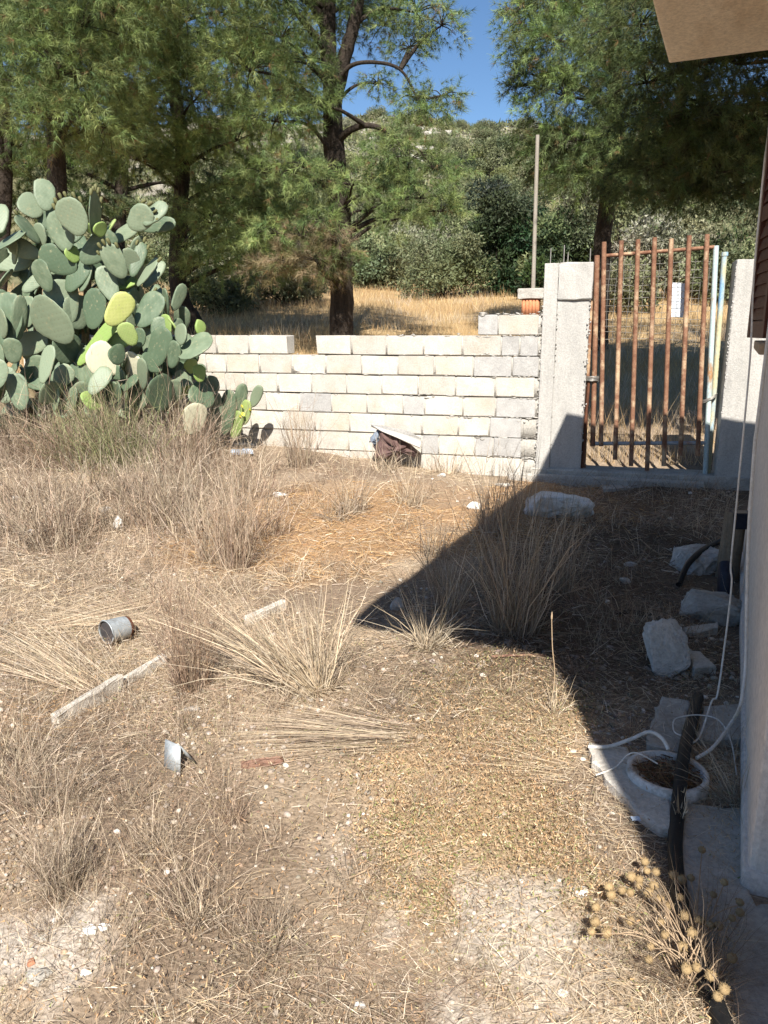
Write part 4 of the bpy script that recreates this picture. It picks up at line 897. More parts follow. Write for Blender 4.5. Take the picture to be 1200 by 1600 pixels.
# ================================================================== STONES, CONCRETE PIECES, RUBBISH
def rock_mesh(size, seed, mat, sub=2, rough=.05, boxy=.0, flat_top=False):
    rr = random.Random(seed); bm = bmesh.new()
    for k in range(20):
        v = Vector((rr.gauss(0, 1), rr.gauss(0, 1), rr.gauss(0, 1))).normalized()
        if boxy: v = Vector([math.copysign(abs(c) ** (1 - boxy), c) for c in v])
        bm.verts.new(Vector((v.x * size[0] / 2, v.y * size[1] / 2, v.z * size[2] / 2)))
    r_ = bmesh.ops.convex_hull(bm, input=bm.verts[:]); bmesh.ops.delete(bm, geom=[g for g in r_['geom_interior'] if isinstance(g, bmesh.types.BMVert)], context='VERTS')
    bmesh.ops.triangulate(bm, faces=bm.faces[:])
    bmesh.ops.bevel(bm, geom=bm.edges[:], offset=min(size) * .05, segments=1, affect='EDGES')
    bmesh.ops.triangulate(bm, faces=bm.faces[:])
    for k in range(sub): bmesh.ops.subdivide_edges(bm, edges=[e for e in bm.edges if e.calc_length() > min(size) * .12], cuts=1); bmesh.ops.triangulate(bm, faces=bm.faces[:])
    m_ = min(size)
    for v in bm.verts:
        n = math.sin(v.co.x * 40 / (m_ * 8) * 3 + seed) * math.sin(v.co.y * 31 / (m_ * 8) * 3 + 2 * seed) * math.sin(v.co.z * 37 / (m_ * 8) * 3) 
        v.co += v.co.normalized() * m_ * (rough * 1.3 * n + rr.uniform(-.5, .5) * rough)
    me = bpy.data.meshes.new('stone'); bm.to_mesh(me); bm.free(); me.materials.append(mat); return me
def stone(px, py, size, label, seed, mat='rock', name='stone', rot=0, tilt=(0, 0), sink=.25, boxy=0, group=None, cat='stone', sub=2, rough=.05):
    p = ground(px, py); o = link(name, rock_mesh(size, seed, M[mat], sub, rough, boxy))
    o.location = p + Vector((0, 0, size[2] * (.5 - sink))); o.rotation_euler = (R(tilt[0]), R(tilt[1]), R(rot)); tag(o, label, cat, group); return o
stone(870, 808, (.58, .38, .24), 'big flat pale stone lying in the shade before the gate', 31, 'whiterock', boxy=.35, sink=.15, rot=-8)
def slab_piece(name, pts, h, mat, label, cat, z0=-.03, tilt=None, jit=.004, seed=1, bevel=.01):
    """an uneven slab: outline given by ground pixels, real thickness"""
    P = [ground(*q) for q in pts]; c = sum(P, Vector()) / len(P); rr = random.Random(seed)
    bm = bmesh.new(); D = []
    for a, b in zip(P, P[1:] + P[:1]):
        n = max(2, int((b - a).length / .035))
        for k in range(n):
            q = a.lerp(b, k / n) - c; D.append(Vector((q.x + rr.uniform(-1, 1) * jit * 2, q.y + rr.uniform(-1, 1) * jit * 2, z0)))
    f = bm.faces.new([bm.verts.new(d) for d in D]); f.normal_update()
    if f.normal.z < 0: f.normal_flip()
    e = bmesh.ops.extrude_face_region(bm, geom=[f]); vs_ = [g for g in e['geom'] if isinstance(g, bmesh.types.BMVert)]
    for v in vs_: v.co.z = h + rr.uniform(-1, 1) * jit * .6
    top = [g for g in e['geom'] if isinstance(g, bmesh.types.BMFace)]
    ins = bmesh.ops.inset_region(bm, faces=top, thickness=bevel, depth=bevel * .5)
    bmesh.ops.recalc_face_normals(bm, faces=bm.faces[:]); bmesh.ops.triangulate(bm, faces=bm.faces[:])
    me = bpy.data.meshes.new(name); bm.to_mesh(me); bm.free(); me.materials.append(M[mat])
    o = link(name, me, None, c); 
    if tilt: o.rotation_euler = (R(tilt[0]), R(tilt[1]), 0)
    tag(o, label, cat); return o
# upright pale chunk and the pieces along the house
ch = link('stone', rock_mesh((.20, .10, .27), 57, M['rock'], 2, .06, .5)); p = ground(1044, 1056)
ch.location = p + Vector((0, .05, .105)); ch.rotation_euler = (R(-28), R(-8), R(4)); tag(ch, 'upright rough white stone chunk among rubble by the house', 'stone')
slab_piece('concrete_fragment', [(1074, 1030), (1092, 1034), (1118, 1056), (1084, 1062)], .045, 'oldcon', 'pointed grey concrete fragment leaning beside the upright white chunk', 'concrete fragment', seed=2)
stone(1090, 890, (.36, .30, .20), 'rounded pale concrete lump behind the black hose by the post', 63, 'rock', 'concrete_fragment', 10, (6, -4), .25, .3, None, 'concrete fragment', 2, .05)
stone(1108, 962, (.36, .30, .17), 'broad grey concrete lump beside the house wall below the post', 64, 'oldcon', 'concrete_fragment', -15, (4, 5), .25, .35, None, 'concrete fragment', 2, .05)
slab_piece('clay_strip', [(1066, 988), (1120, 984), (1122, 994), (1070, 998)], .03, 'greyrock', 'thin flat grey strip of stone lying by the wall', 'stone strip', seed=5, bevel=.004)
slab_piece('concrete_slab', [(1008, 1176), (1030, 1106), (1078, 1110), (1064, 1186)], .035, 'oldcon', 'flat square grey concrete slab left of the black pipe', 'concrete slab', seed=6)
slab_piece('concrete_slab', [(1096, 1114), (1166, 1112), (1170, 1170), (1088, 1166)], .03, 'oldcon', 'brown stained concrete slab between the black pipe and the house', 'concrete slab', seed=7)
slab_piece('concrete_apron', [(922, 1176), (975, 1178), (1000, 1215), (1050, 1250), (1052, 1318), (1010, 1302), (985, 1275), (955, 1240), (925, 1205)], .03, 'palecon', 'pale broken cement apron beside the white pipe collar', 'concrete apron', seed=8)
slab_piece('concrete_path', [(1062, 1260), (1168, 1268), (1175, 1420), (1205, 1420), (1290, 1640), (1120, 1640), (1095, 1480), (1058, 1360)], .012, 'oldcon', 'worn grey concrete strip along the foot of the house', 'path', seed=9, bevel=.008)
slab_piece('stone_strip', [(940, 762), (985, 758), (990, 764), (942, 770)], .02, 'oldcon', 'flat thin concrete sliver lying before the threshold', 'concrete fragment', seed=10, bevel=.004)
# kerb
def kerb(a, b, a2, b2, h, label, seed):
    P = [ground(*a), ground(*b)]; d = (P[1] - P[0]); L = d.length; ang = math.atan2(d.y, d.x)
    me = rough_box('kerb', (0, 0, -.1), (L, .035, h), M['palecon'], .008, .0035, 4, seed); o = link('kerb', me, None, P[0]); o.rotation_euler.z = ang; tag(o, label, 'kerb')
kerb((92, 1140), (196, 1082), 0, 0, .055, 'longer pale cement kerb piece half buried in dry grass below the tin', 1)
kerb((200, 1076), (262, 1040), 0, 0, .042, 'shorter crumbled cement kerb piece reaching toward the tin', 2)
kerb((388, 980), (448, 954), 0, 0, .05, 'buried cement kerb end showing beside the big leaning grass clump', 3)
# white and grey stones
for px, py, s, seed, lab, mt in ((296, 768, (.17, .12, .09), 1, 'white stone in grey weeds uphill of the grass, largest there', 'whiterock'), (438, 776, (.14, .09, .07), 2, 'white stone on orange litter near the wall', 'whiterock'), (186, 826, (.09, .10, .13), 3, 'upright white stone with a dark side in the weeds', 'whiterock'),
    (740, 795, (.15, .10, .08), 4, 'white stone on orange litter at the edge of the house shadow', 'whiterock'), (620, 955, (.08, .06, .10), 5, 'small pale stone at the tip of the house shadow', 'rock'), (60, 1536, (.085, .055, .03), 6, 'smooth flat grey stone lying in the gravel', 'greyrock'),
    (88, 1444, (.022, .02, .018), 7, 'bright white round pebble below the grey twiggy tuft', 'whiterock'), (140, 1460, (.045, .034, .024), 8, 'bright white two lobed stone in the gravel', 'whiterock'), (162, 1452, (.028, .026, .02), 9, 'white stone touching the two lobed white stone', 'whiterock'), (135, 1523, (.030, .024, .02), 10, 'white angular stone near the smooth grey one', 'whiterock'),
    (104, 1555, (.024, .02, .016), 12, 'small cream stone beside the smooth grey one', 'whiterock'), (757, 1308, (.016, .014, .014), 13, 'tiny bright white pebble on the weed mat', 'whiterock'), (70, 1470, (.026, .02, .016), 14, 'pale speckled stone under the white pebble', 'greyrock'), (50, 1505, (.022, .03, .012), 15, 'small terracotta shard in the gravel', 'redclay'),
    (28, 782, (.12, .08, .06), 16, 'pale stone low in the weeds under the prickly pear', 'rock'), (60, 836, (.22, .14, .06), 17, 'wide flat cream stone in the weeds', 'rock'), (165, 800, (.12, .08, .06), 18, 'pale stone between weeds above the upright white one', 'rock'), (120, 842, (.12, .04, .03), 19, 'thin white stone sliver in the weeds', 'whiterock'),
    (975, 912, (.09, .06, .05), 20, 'pale bluish stone among shaded litter', 'rock'), (985, 885, (.10, .06, .04), 21, 'flat pale stone in the shaded litter', 'rock'), (690, 745, (.10, .07, .05), 22, 'pale stone at the foot of the block wall', 'rock'), (1078, 772, (.035, .03, .03), 23, 'small white pebble in shade before the threshold', 'whiterock'), (785, 760, (.16, .08, .05), 24, 'cement lump at the foot of the wall near the pillar', 'palecon'),
    (380, 700, (.3, .15, .08), 25, 'long low pale rubble stone below the small cactus', 'rock'), (905, 1400, (.06, .05, .02), 26, 'flat chalky stone chip on the white gravel', 'whiterock'), (880, 1555, (.03, .024, .016), 27, 'chalky gravel stone in the white patch', 'whiterock'), (560, 1580, (.035, .026, .018), 28, 'angular cream gravel stone on bare ground', 'whiterock'), (300, 1110, (.08, .05, .02), 29, 'flat pale stone under the brown upright tuft', 'rock')):
    stone(px, py, s, lab, seed, mt, sub=1, rough=.05)
# tin, lying open
p = ground(172, 1008)
tin = empty('tin_can', p, 'grey metal tin lying on its side in flattened straw, open and dark inside', 'tin')
tb = MB(); ax = Vector((-.60, -.80, .06)).normalized(); c0 = p + Vector((0.02, .03, .062)); ri = .058
q = [c0 + ax * t for t in (-.06, -.02, .02, .05)]; tube(tb, q, [ri * .95, ri, ri * 1.0, ri * 1.03], 20, caps=False); link('body', tb.mesh('body', M['tin'], True), tin, -p)
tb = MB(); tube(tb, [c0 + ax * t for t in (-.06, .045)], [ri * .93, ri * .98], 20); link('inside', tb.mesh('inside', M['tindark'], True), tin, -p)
tb = MB(); tube(tb, [c0 + ax * t for t in (-.075, -.058)], [ri * .9, ri * .97], 20); link('end_cap', tb.mesh('end_cap', M['rustdark'], True), tin, -p)
tb = MB(); rp = [c0 + ax * .05 + Vector((0, 0, 1)) * math.sin(a) * ri * 1.03 + ax.cross(Vector((0, 0, 1))).normalized() * math.cos(a) * ri * 1.03 for a in np.linspace(0, 2 * math.pi, 25)]; tube(tb, rp, .0035, 5, caps=False); link('rim', tb.mesh('rim', M['tin'], True), tin, -p)
# folded metal piece
p = ground(282, 1198)
fm = MB(); a0 = Vector((-.055, .055, .0)); d = Vector((.085, -.085, 0)); up = Vector((0, 0, .075)); s = Vector((.05, .03, 0))
T = [Vector((-.05, .02, .01)), Vector((-.022, -.05, .003)), Vector((.0, -.015, .085)), Vector((-.03, .045, .095)), Vector((.05, -.02, .004)), Vector((.02, .055, .012))]
th = Vector((.002, .002, .002))
for f in ((0, 1, 2, 3), (3, 2, 4, 5)):
    V = [T[i] for i in f]; n = (V[1] - V[0]).cross(V[2] - V[0]).normalized() * .002
    fm.add([tuple(v + n) for v in V] + [tuple(v - n) for v in V], [(0, 1, 2, 3), (7, 6, 5, 4), (0, 4, 5, 1), (1, 5, 6, 2), (2, 6, 7, 3), (3, 7, 4, 0)])
o = link('folded_metal', fm.mesh('folded_metal', M['tin']), None, p); o.rotation_euler.z = R(38); tag(o, 'small folded piece of light grey sheet metal standing like a tent', 'metal scrap')
# rubbish against the wall: torn brown sack with a white board on it
p = ground(618, 712); p = Vector((at_y(618, 712, 7.72).x, 7.72, 0)); p.z = gz(p.x, p.y)
def blob_sack(name, pts_px, Y, thick, mat, label, seed, cat):
    P = [at_y(a, b, Y) for a, b in pts_px]; c = sum(P, Vector()) / len(P); rr = random.Random(seed); mb = MB(); n = len(P) * 4
    out = []
    for k in range(n):
        i = k // 4; t = (k % 4) / 4; q = P[i].lerp(P[(i + 1) % len(P)], t) - c; out.append(q + Vector((rr.uniform(-.012, .012), 0, rr.uniform(-.012, .012))))
    V = []; rings = [(1, 0), (.85, .7), (.5, 1.0), (.2, 1.05)]
    for sg in (-1, 1):
        for s_, h in rings:
            for q in out: V.append((q.x * s_, sg * thick * h * (1 + rr.uniform(-.35, .35)) + rr.uniform(-.01, .01), q.z * s_))
    nr = len(rings)
    F_ = []
    for sd in range(2):
        for r_ in range(nr - 1):
            for k in range(n):
                a = (sd * nr + r_) * n; b = a + n; F_.append((a + k, a + (k + 1) % n, b + (k + 1) % n, b + k))
    mb.add(V, F_)
    for sd in range(2): mb.add([V[(sd * nr + nr - 1) * n + k] for k in range(n)], [(0, k, k + 1) for k in range(1, n - 1)])
    me = mb.mesh(name, M[mat], False); bm = bmesh.new(); bm.from_mesh(me); bmesh.ops.remove_doubles(bm, verts=bm.verts, dist=.002); bmesh.ops.recalc_face_normals(bm, faces=bm.faces); bm.to_mesh(me); bm.free()
    o = link(name, me, None, c); tag(o, label, cat); return o
blob_sack('torn_sack', [(583, 716), (590, 692), (593, 672), (612, 676), (640, 694), (656, 708), (650, 716), (628, 704), (622, 722)], 7.66, .10, 'brownsack', 'torn dark brown sack slumped against the block wall under a white board', 3, 'sack')
blob_sack('plastic_bag', [(577, 690), (583, 676), (592, 672), (593, 696), (586, 698)], 7.74, .05, 'bluebag', 'grey blue plastic bag end poking out left of the brown sack', 4, 'bag')
bd = MB(); A = [at_y(580, 665, 7.78), at_y(600, 667, 7.80), at_y(640, 675, 7.76), at_y(659, 688, 7.70), at_y(656, 699, 7.52), at_y(630, 686, 7.50), at_y(598, 673, 7.55)]
c = sum(A, Vector()) / len(A); up = Vector((0, 0, .012))
n = len(A); bd.add([tuple(q - c + up) for q in A] + [tuple(q - c - up) for q in A], [(0, k, k + 1) for k in range(1, n - 1)] + [(n, n + k + 1, n + k) for k in range(1, n - 1)])
bd.add([tuple(q - c + up) for q in A] + [tuple(q - c - up) for q in A], [(k, n + k, n + (k + 1) % n, (k + 1) % n) for k in range(n)])
me = bd.mesh('white_board', M['board']); bm = bmesh.new(); bm.from_mesh(me); bmesh.ops.remove_doubles(bm, verts=bm.verts, dist=1e-5); bmesh.ops.recalc_face_normals(bm, faces=bm.faces); bm.to_mesh(me); bm.free()
o = link('broken_board', me, None, c); tag(o, 'broken white board lying tilted on top of the brown sack', 'board')
# scraps
for px, py, s, lab, mt, rz_ in ((378, 712, (.11, .05, .02), 'pale blue plastic scrap on rubble near the small cactus', 'blueplastic', 20), (992, 1294, (.013, .009, .003), 'tiny pale blue scrap on the cement apron edge', 'blueplastic', 0)):
    g_ = ground(px, py); o = link('plastic_scrap', rough_box('plastic_scrap', (-s[0], -s[1], 0), (s[0], s[1], s[2]), M[mt], min(s) * .3, min(s) * .3, 2, 3), None, g_ + Vector((0, 0, .031 if px > 900 else .03))); o.rotation_euler = (R(15 if px < 900 else 3), 0, R(rz_)); tag(o, lab, 'plastic scrap')
g_ = ground(410, 1200); o = link('bark_strip', rough_box('bark_strip', (-.07, -.014, 0), (.07, .014, .007), M['barkred'], .003, .006, 4, 4), None, g_ + Vector((0, 0, .01))); o.rotation_euler = (R(4), R(-3), R(8)); tag(o, 'reddish strip of bark under the flattened straw sheaf', 'bark strip')
def stick(pts, r, label, mat='postwood', lift=.01):
    P = [ground(*q) + Vector((0, 0, lift)) for q in pts]; b = MB(); tube(b, spline(P, 4), r, 6, noise=.08); c = P[0]
    o = link('stick', b.mesh('stick', M[mat], True, origin=c), None, c); tag(o, label, 'stick')
stick([(768, 1031), (810, 1029), (852, 1028)], .007, 'brown stick lying across the edge of the house shadow', 'barkred')
stick([(690, 1330), (600, 1358), (545, 1380)], .003, 'thin pale straw stick lying on the gravel', 'palewood', .012)
stick([(965, 965), (985, 960), (1020, 966)], .014, 'short dark branch lying in the shaded litter', 'bark')
stick([(1000, 845), (1025, 866), (1050, 870)], .005, 'thin pale twig in shaded litter before the concrete lumps', 'palewood')

# ================================================================== PIPES AND CABLES
def cablething(name, pts, r, mat, label, cat, n=8, sides=8):
    q = spline(pts, n); b = MB(); tube(b, q, r, sides); o = link(name, b.mesh(name, M[mat], True, origin=q[-1]), None, q[-1]); tag(o, label, cat); return o
def G(px, py, h=0.0): return ground(px, py) + Vector((0, 0, h))
def cab(px, py, Y): return at_y(px, py, Y)
slabz = 3.005
c1 = [cab(1183, 370, 2.95), cab(1172, 560, 2.93), cab(1152, 775, 2.9), cab(1142, 880, 2.9), cab(1143, 915, 2.88), cab(1132, 1010, 2.85), cab(1121, 1085, 2.75), G(1108, 1135, .10), G(1092, 1170, .05), G(1078, 1180, .04)]
top = c1[0].copy(); top.z = slabz; c1 = [top] + c1
cablething('hanging_cable', c1, .0036, 'cable', 'thin white cable hanging from the roof slab down to the black pipe', 'cable')
c2 = [cab(1186, 640, 2.72), cab(1179, 700, 2.72), cab(1170, 830, 2.70), cab(1167, 930, 2.68), cab(1165, 1040, 2.60), cab(1157, 1100, 2.5), G(1140, 1165, .10), G(1112, 1196, .07), G(1086, 1206, .05)]
top = c2[0].copy(); top.z = slabz; top.x += .02; mid = c2[0].lerp(top, .5); c2 = [top, mid] + c2
cablething('hanging_hose', c2, .0062, 'cable', 'thicker cream hose hanging down the house wall into the pipe collar', 'hose')
cablething('white_hose', [G(918, 1186, .045), G(950, 1187, .05), G(985, 1184, .07), G(1010, 1182, .09), G(1030, 1190, .09), G(1042, 1202, .07)], .0068, 'cable', 'white hose end crossing the cement apron into the pipe collar', 'hose')
cablething('thin_wire', [G(930, 1226, .035), G(960, 1218, .045), G(978, 1210, .075), G(995, 1212, .085), G(1025, 1221, .06)], .0028, 'cable', 'thin white wire lying over the edge of the pipe collar', 'wire')
cablething('wire_loop', [G(1066, 1172, .05), G(1052, 1165, .05), G(1050, 1152, .06), G(1060, 1147, .07), G(1090, 1148, .08), G(1120, 1158, .08), G(1140, 1180, .05), G(1150, 1220, .02)], .0026, 'cable', 'curled thin pale wire looped round the black pipe', 'wire')
cablething('black_pipe', [G(1090, 1100, .03), G(1084, 1125, .045), G(1074, 1165, .055), G(1066, 1205, .06), G(1060, 1250, .05), G(1056, 1295, .035), G(1053, 1350, .035), G(1062, 1430, .028), G(1092, 1530, .026), G(1122, 1600, .026), G(1150, 1680, .026)], .0215, 'blackpipe', 'thick black plastic pipe running along the house past the collar', 'pipe', 8, 14)
cablething('black_hose', [G(1060, 922, .03), G(1072, 905, .09), G(1092, 893, .13), G(1118, 882, .15), G(1134, 876, .15)], .019, 'blackpipe', 'short black hose arching over the concrete lumps to the post', 'hose')
# pipe collar
ctr = ground(1042, 1222)
col_ = empty('pipe_collar', ctr, 'white round plastic pipe collar set in the ground, filled with brown debris', 'pipe collar')
def ring(r0, r1, z0, z1, mat, name, n=40):
    b = MB(); V = []
    for k in range(n):
        a = 2 * math.pi * k / n; wob = 1 + .012 * math.sin(3 * a)
        for r, z in ((r1, z0), (r1 * .985, z1), (r0, z1 + .004), (r0 * .97, z0)): V.append((math.cos(a) * r * wob, math.sin(a) * r * wob, z))
    F_ = [(4 * k + j, 4 * ((k + 1) % n) + j, 4 * ((k + 1) % n) + (j + 1) % 4, 4 * k + (j + 1) % 4) for k in range(n) for j in range(4)]
    b.add(V, F_); return link(name, b.mesh(name, M[mat], True), col_)
ring(.116, .134, -.04, .042, 'pvc', 'rim'); b = MB(); tube(b, [(0, 0, -.05), (0, 0, .012)], .119, 28); link('fill', b.mesh('fill', M['soil']), col_)
b = MB(); n = 420; a = rng.uniform(0, 6.28, n); r = .105 * np.sqrt(rng.random(n)); base = np.stack([r * np.cos(a) + .01, r * np.sin(a), rng.uniform(.02, .035, n)], 1)
blades(b, base, unit(rng.normal(size=(n, 3)) * (1, 1, .45)), rng.uniform(.02, .06, n), rng.uniform(.002, .006, n), rng.normal(size=(n, 3)) * .2, pal([(.20, .10, .05), (.15, .08, .045), (.28, .18, .09)], n, .2)); link('debris', b.mesh('debris', M['blade']), col_)
# post by the wall
pp = Vector((at_y(1138, 868, 4.55).x, 4.55, 0)); pp.z = gz(pp.x, pp.y)
po = empty('tap_post', pp, 'weathered wooden post with a navy fitting against the house wall', 'post')
zt = at_y(1140, 800, 4.55).z
b = MB(); tube(b, [pp - Vector((0, 0, .1)), pp + Vector((.01, 0, .2)), Vector((pp.x + .02, pp.y, zt))], [.07, .066, .064], 9, noise=.04); link('shaft', b.mesh('shaft', M['postwood'], True), po, -pp)
f = link('fitting', rough_box('fitting', (-.065, -.055, -.05), (.095, .045, .05), M['navy'], .012, .003), po, Vector((.045, -.03, at_y(1150, 813, 4.5).z - pp.z)))
b = MB(); g0 = at_y(1133, 925, 4.15); g0.z = gz(g0.x, g0.y); tube(b, [g0 - pp, g0 - pp + Vector((0, .01, .16)), g0 - pp + Vector((.01, .06, .21))], [.042, .044, .036], 12); link('drain_elbow', b.mesh('drain_elbow', M['navy'], True), po)

# ================================================================== DRY GRASS CLUMPS
STRAW = [(0.56, 0.46, 0.33), (0.50, 0.40, 0.28), (0.62, 0.53, 0.40), (0.44, 0.34, 0.235)]
GREYW = [(0.42, 0.34, 0.25), (0.34, 0.27, 0.195), (0.52, 0.43, 0.33), (0.24, 0.185, 0.135)]
REDW = [(0.38, 0.275, 0.195), (0.30, 0.21, 0.145), (0.46, 0.35, 0.255), (0.23, 0.155, 0.11)]
GREENW = [(0.26, 0.28, 0.13), (0.31, 0.30, 0.16), (0.36, 0.30, 0.20), (0.20, 0.22, 0.11)]
def tuft(px, py, h, n, label, palette=STRAW, spread=.35, lean=(0, 0), r=.05, w=.0028, bend=.25, group=None, name='grass_clump', kink=.0, cat='dry grass', segs=3, seeds=0):
    p = ground(px, py); b = MB(); b_ = MB()
    n = int(n * 1.0); w = w * 1.15
    a = rng.uniform(0, 6.283, n); rr = r * np.sqrt(rng.random(n)); base = np.stack([rr * np.cos(a), rr * np.sin(a), np.full(n, -.01)], 1)
    an = a + rng.normal(size=n) * .8; tilt = np.abs(rng.normal(size=n)) * spread * 1.15
    d = unit(np.stack([np.cos(an) * tilt + lean[0], np.sin(an) * tilt + lean[1], np.ones(n)], 1))
    L = h * (.25 + .95 * rng.random(n) ** .8) * (1 + .25 * (rng.random(n) < .06)) * np.sqrt(1 + (np.hypot(*lean)) ** 2)
    bd_ = np.stack([np.cos(an), np.sin(an), -.7 * np.ones(n)], 1) * (np.abs(rng.normal(size=n)) * bend)[:, None]
    C = pal(palette, n, .14); dist = max(p.y, 1.5)
    C *= rng.uniform(.6, 1.3, (n, 1)); blades(b, base, d, L, rng.uniform(.5, 1.4, n) * w, bd_ * rng.choice([.6, 1, 1, 2.4], (n, 1)) + rng.normal(size=(n, 3)) * .14, C, segs + 1, kink=max(kink, .022))
    if kink:     # side twigs
        m = n * 2; i = rng.integers(0, n, m); t = rng.uniform(.3, .95, m)
        sb_ = base[i] + d[i] * (L[i] * t)[:, None] + bd_[i] * (L[i] * t * t)[:, None]
        blades(b, sb_, unit(d[i] + rng.normal(size=(m, 3)) * .6), L[i] * rng.uniform(.08, .28, m), np.full(m, w * .7), rng.normal(size=(m, 3)) * .15, C[i], 2)
    # dead thatch at the foot
    m = n // 2; a = rng.uniform(0, 6.283, m); base = np.stack([r * 1.6 * np.cos(a) * rng.random(m), r * 1.6 * np.sin(a) * rng.random(m), rng.uniform(0, .03, m)], 1)
    d = unit(np.stack([np.cos(a), np.sin(a), rng.uniform(.05, .7, m)], 1) + rng.normal(size=(m, 3)) * .3)
    blades(b, base, d, h * rng.uniform(.12, .4, m), np.full(m, w), np.stack([np.zeros(m), np.zeros(m), -.25 * np.ones(m)], 1), pal(palette, m, .2) * .85, 2)
    o = link(name, b.mesh(name, M['blade']), None, p); tag(o, label, cat, group); return o
tuft(492, 1084, .42, 260, 'large straw clump fanning out to one side beside the buried kerb end', STRAW, .20, (-1.05, .1), .05, .0032, .16)
tuft(505, 1078, .50, 130, 'tall straw clump standing upright behind the fanned straw clump', STRAW, .16, (.02, .1), .05, .0028, .2)
tuft(300, 1078, .58, 240, 'upright reddish brown twiggy clump right of the tin', REDW, .22, (0, 0), .07, .0024, .1, kink=.012)
tuft(366, 890, .62, 220, 'tall narrow brown grey clump standing uphill of the kerb', REDW[:3] + GREYW[:1], .12, (.02, 0), .09, .0030, .08, kink=.01)
tuft(806, 992, .80, 360, 'tallest dense grass clump standing in the house shadow', GREYW, .20, (0, .05), .11, .0034, .12)
tuft(880, 925, .58, 130, 'thin upright grass clump in shadow beside the tallest clump', GREYW, .13, (0, .05), .06, .0032, .1)
tuft(700, 955, .52, 150, 'grey grass clump at the shaded edge behind the spiky pale clump', GREYW, .22, (0, .05), .07, .0030, .12)
tuft(668, 1012, .36, 190, 'spiky pale straw clump catching sun at the shadow tip', STRAW[:3], .55, (.05, -.05), .05, .0030, .18)
tuft(868, 1115, .17, 60, 'small pale tuft at the sunlit edge of the house shadow', STRAW, .5, (.1, 0), .03, .0026, .25)
tuft(95, 1400, .30, 230, 'grey upright twiggy tuft growing from the bare gravel', GREYW, .26, (.02, .1), .04, .0016, .12, kink=.01)
tuft(70, 1260, .32, 160, 'tangled grey brown twigs beside the kerb', GREYW + REDW[:1], .45, (.1, 0), .09, .0018, .2, kink=.015)
tuft(15, 1210, .30, 120, 'pale looping bare twigs tangled left of the kerb', GREYW[:3] + STRAW[:1], .6, (.3, 0), .10, .0026, .3, kink=.03)
tuft(300, 1440, .22, 90, 'sparse leaning straw tuft on gravel', STRAW[:2] + GREYW, .5, (-.15, 0), .04, .0014, .25, kink=.01)
tuft(245, 1330, .17, 130, 'low grey twig tuft between the two gravel tufts', GREYW, .6, (0, 0), .05, .0013, .2, kink=.02)
tuft(365, 1285, .17, 90, 'small dark reddish tuft by the reddish bark strip', REDW, .35, (0, 0), .03, .0014, .15, kink=.015)
tuft(420, 1490, .14, 150, 'low dark grey tuft spreading on the bare gravel', GREYW, .8, (0, 0), .06, .0012, .2, kink=.02)
tuft(605, 1105, .13, 140, 'low grey twiggy cushion beside the flattened straw sheaf', GREYW, .9, (0, 0), .09, .0016, .2, kink=.02)
tuft(795, 1085, .13, 70, 'low pale leaning tuft on the weed mat', STRAW[:2] + GREYW[:2], .6, (.3, 0), .05, .0016, .25)
tuft(550, 800, .42, 150, 'grey grass clump on orange litter midway to the wall', GREYW + STRAW[:1], .32, (0, 0), .10, .0036, .15)
tuft(640, 790, .45, 120, 'thin tan grass clump on orange litter near the sack', GREYW[:3] + STRAW[:2], .25, (0, 0), .10, .0034, .12)
tuft(525, 812, .22, 130, 'low dark tussock under the midway grass clump', GREYW, .8, (0, 0), .10, .0034, .3)
tuft(468, 728, .62, 170, 'brown grass clump against the block wall by the sack', REDW[:2] + GREYW, .16, (0, 0), .14, .0038, .08, kink=.008)
tuft(770, 830, .62, 130, 'thin tall seed stalks at the shadow edge before the pillar', GREYW, .14, (0, 0), .12, .0036, .08, kink=.008)
tuft(815, 800, .5, 60, 'sparse seed stalks beside the big flat stone', GREYW, .16, (0, 0), .10, .0036, .08, kink=.01)
tuft(600, 735, .36, 90, 'straw tuft growing at the foot of the brown sack', STRAW + GREYW, .3, (0, 0), .12, .0036, .2)
tuft(700, 740, .33, 110, 'straw tuft at the foot of the wall right of the sack', STRAW + GREYW, .3, (0, 0), .16, .0036, .2)
tuft(680, 870, .35, 100, 'thin grey tuft at the upper edge of the house shadow', GREYW, .25, (0, 0), .08, .003, .12)
tuft(455, 905, .22, 110, 'low straw tuft behind the buried kerb end', STRAW + GREYW, .6, (0, 0), .09, .0026, .2)
tuft(330, 880, .40, 130, 'brownish twig clump beside the tall narrow clump', REDW + GREYW, .28, (0, 0), .10, .0028, .1, kink=.012)
tuft(910, 1055, .12, 70, 'low brown weed tuft in the shade near the upright chunk', REDW, .7, (0, 0), .06, .002, .2, kink=.02)
tuft(990, 1150, .12, 80, 'small brown weed tuft in shade beside the square slab', REDW, .7, (0, 0), .04, .0018, .2, kink=.02)
tuft(1150, 1260, .26, 70, 'dry grey stalks leaning over the pipe collar from the wall', GREYW, .35, (-.35, .3), .03, .0022, .35)
tuft(1060, 1300, .16, 14, 'single pale dried flower spike beside the black pipe', STRAW[:3], .12, (-.02, 0), .008, .005, .05, kink=.03)
# a lone dry stalk
st_ = ground(860, 1108); b = MB(); q = spline([st_, st_ + Vector((.01, 0, .14)), st_ + Vector((-.005, 0, .26)), st_ + Vector((-.012, .01, .38))], 5); tube(b, q, np.linspace(.0028, .0018, len(q)), 5)
tube(b, spline([q[-1], q[-1] + Vector((0, 0, .03))], 3), [.004, .0045, .003, .001], 5); o = link('dry_stalk', b.mesh('dry_stalk', M['palewood'], True, origin=st_), None, st_); tag(o, 'single tall bare stalk rising from the small pale tuft', 'stalk')
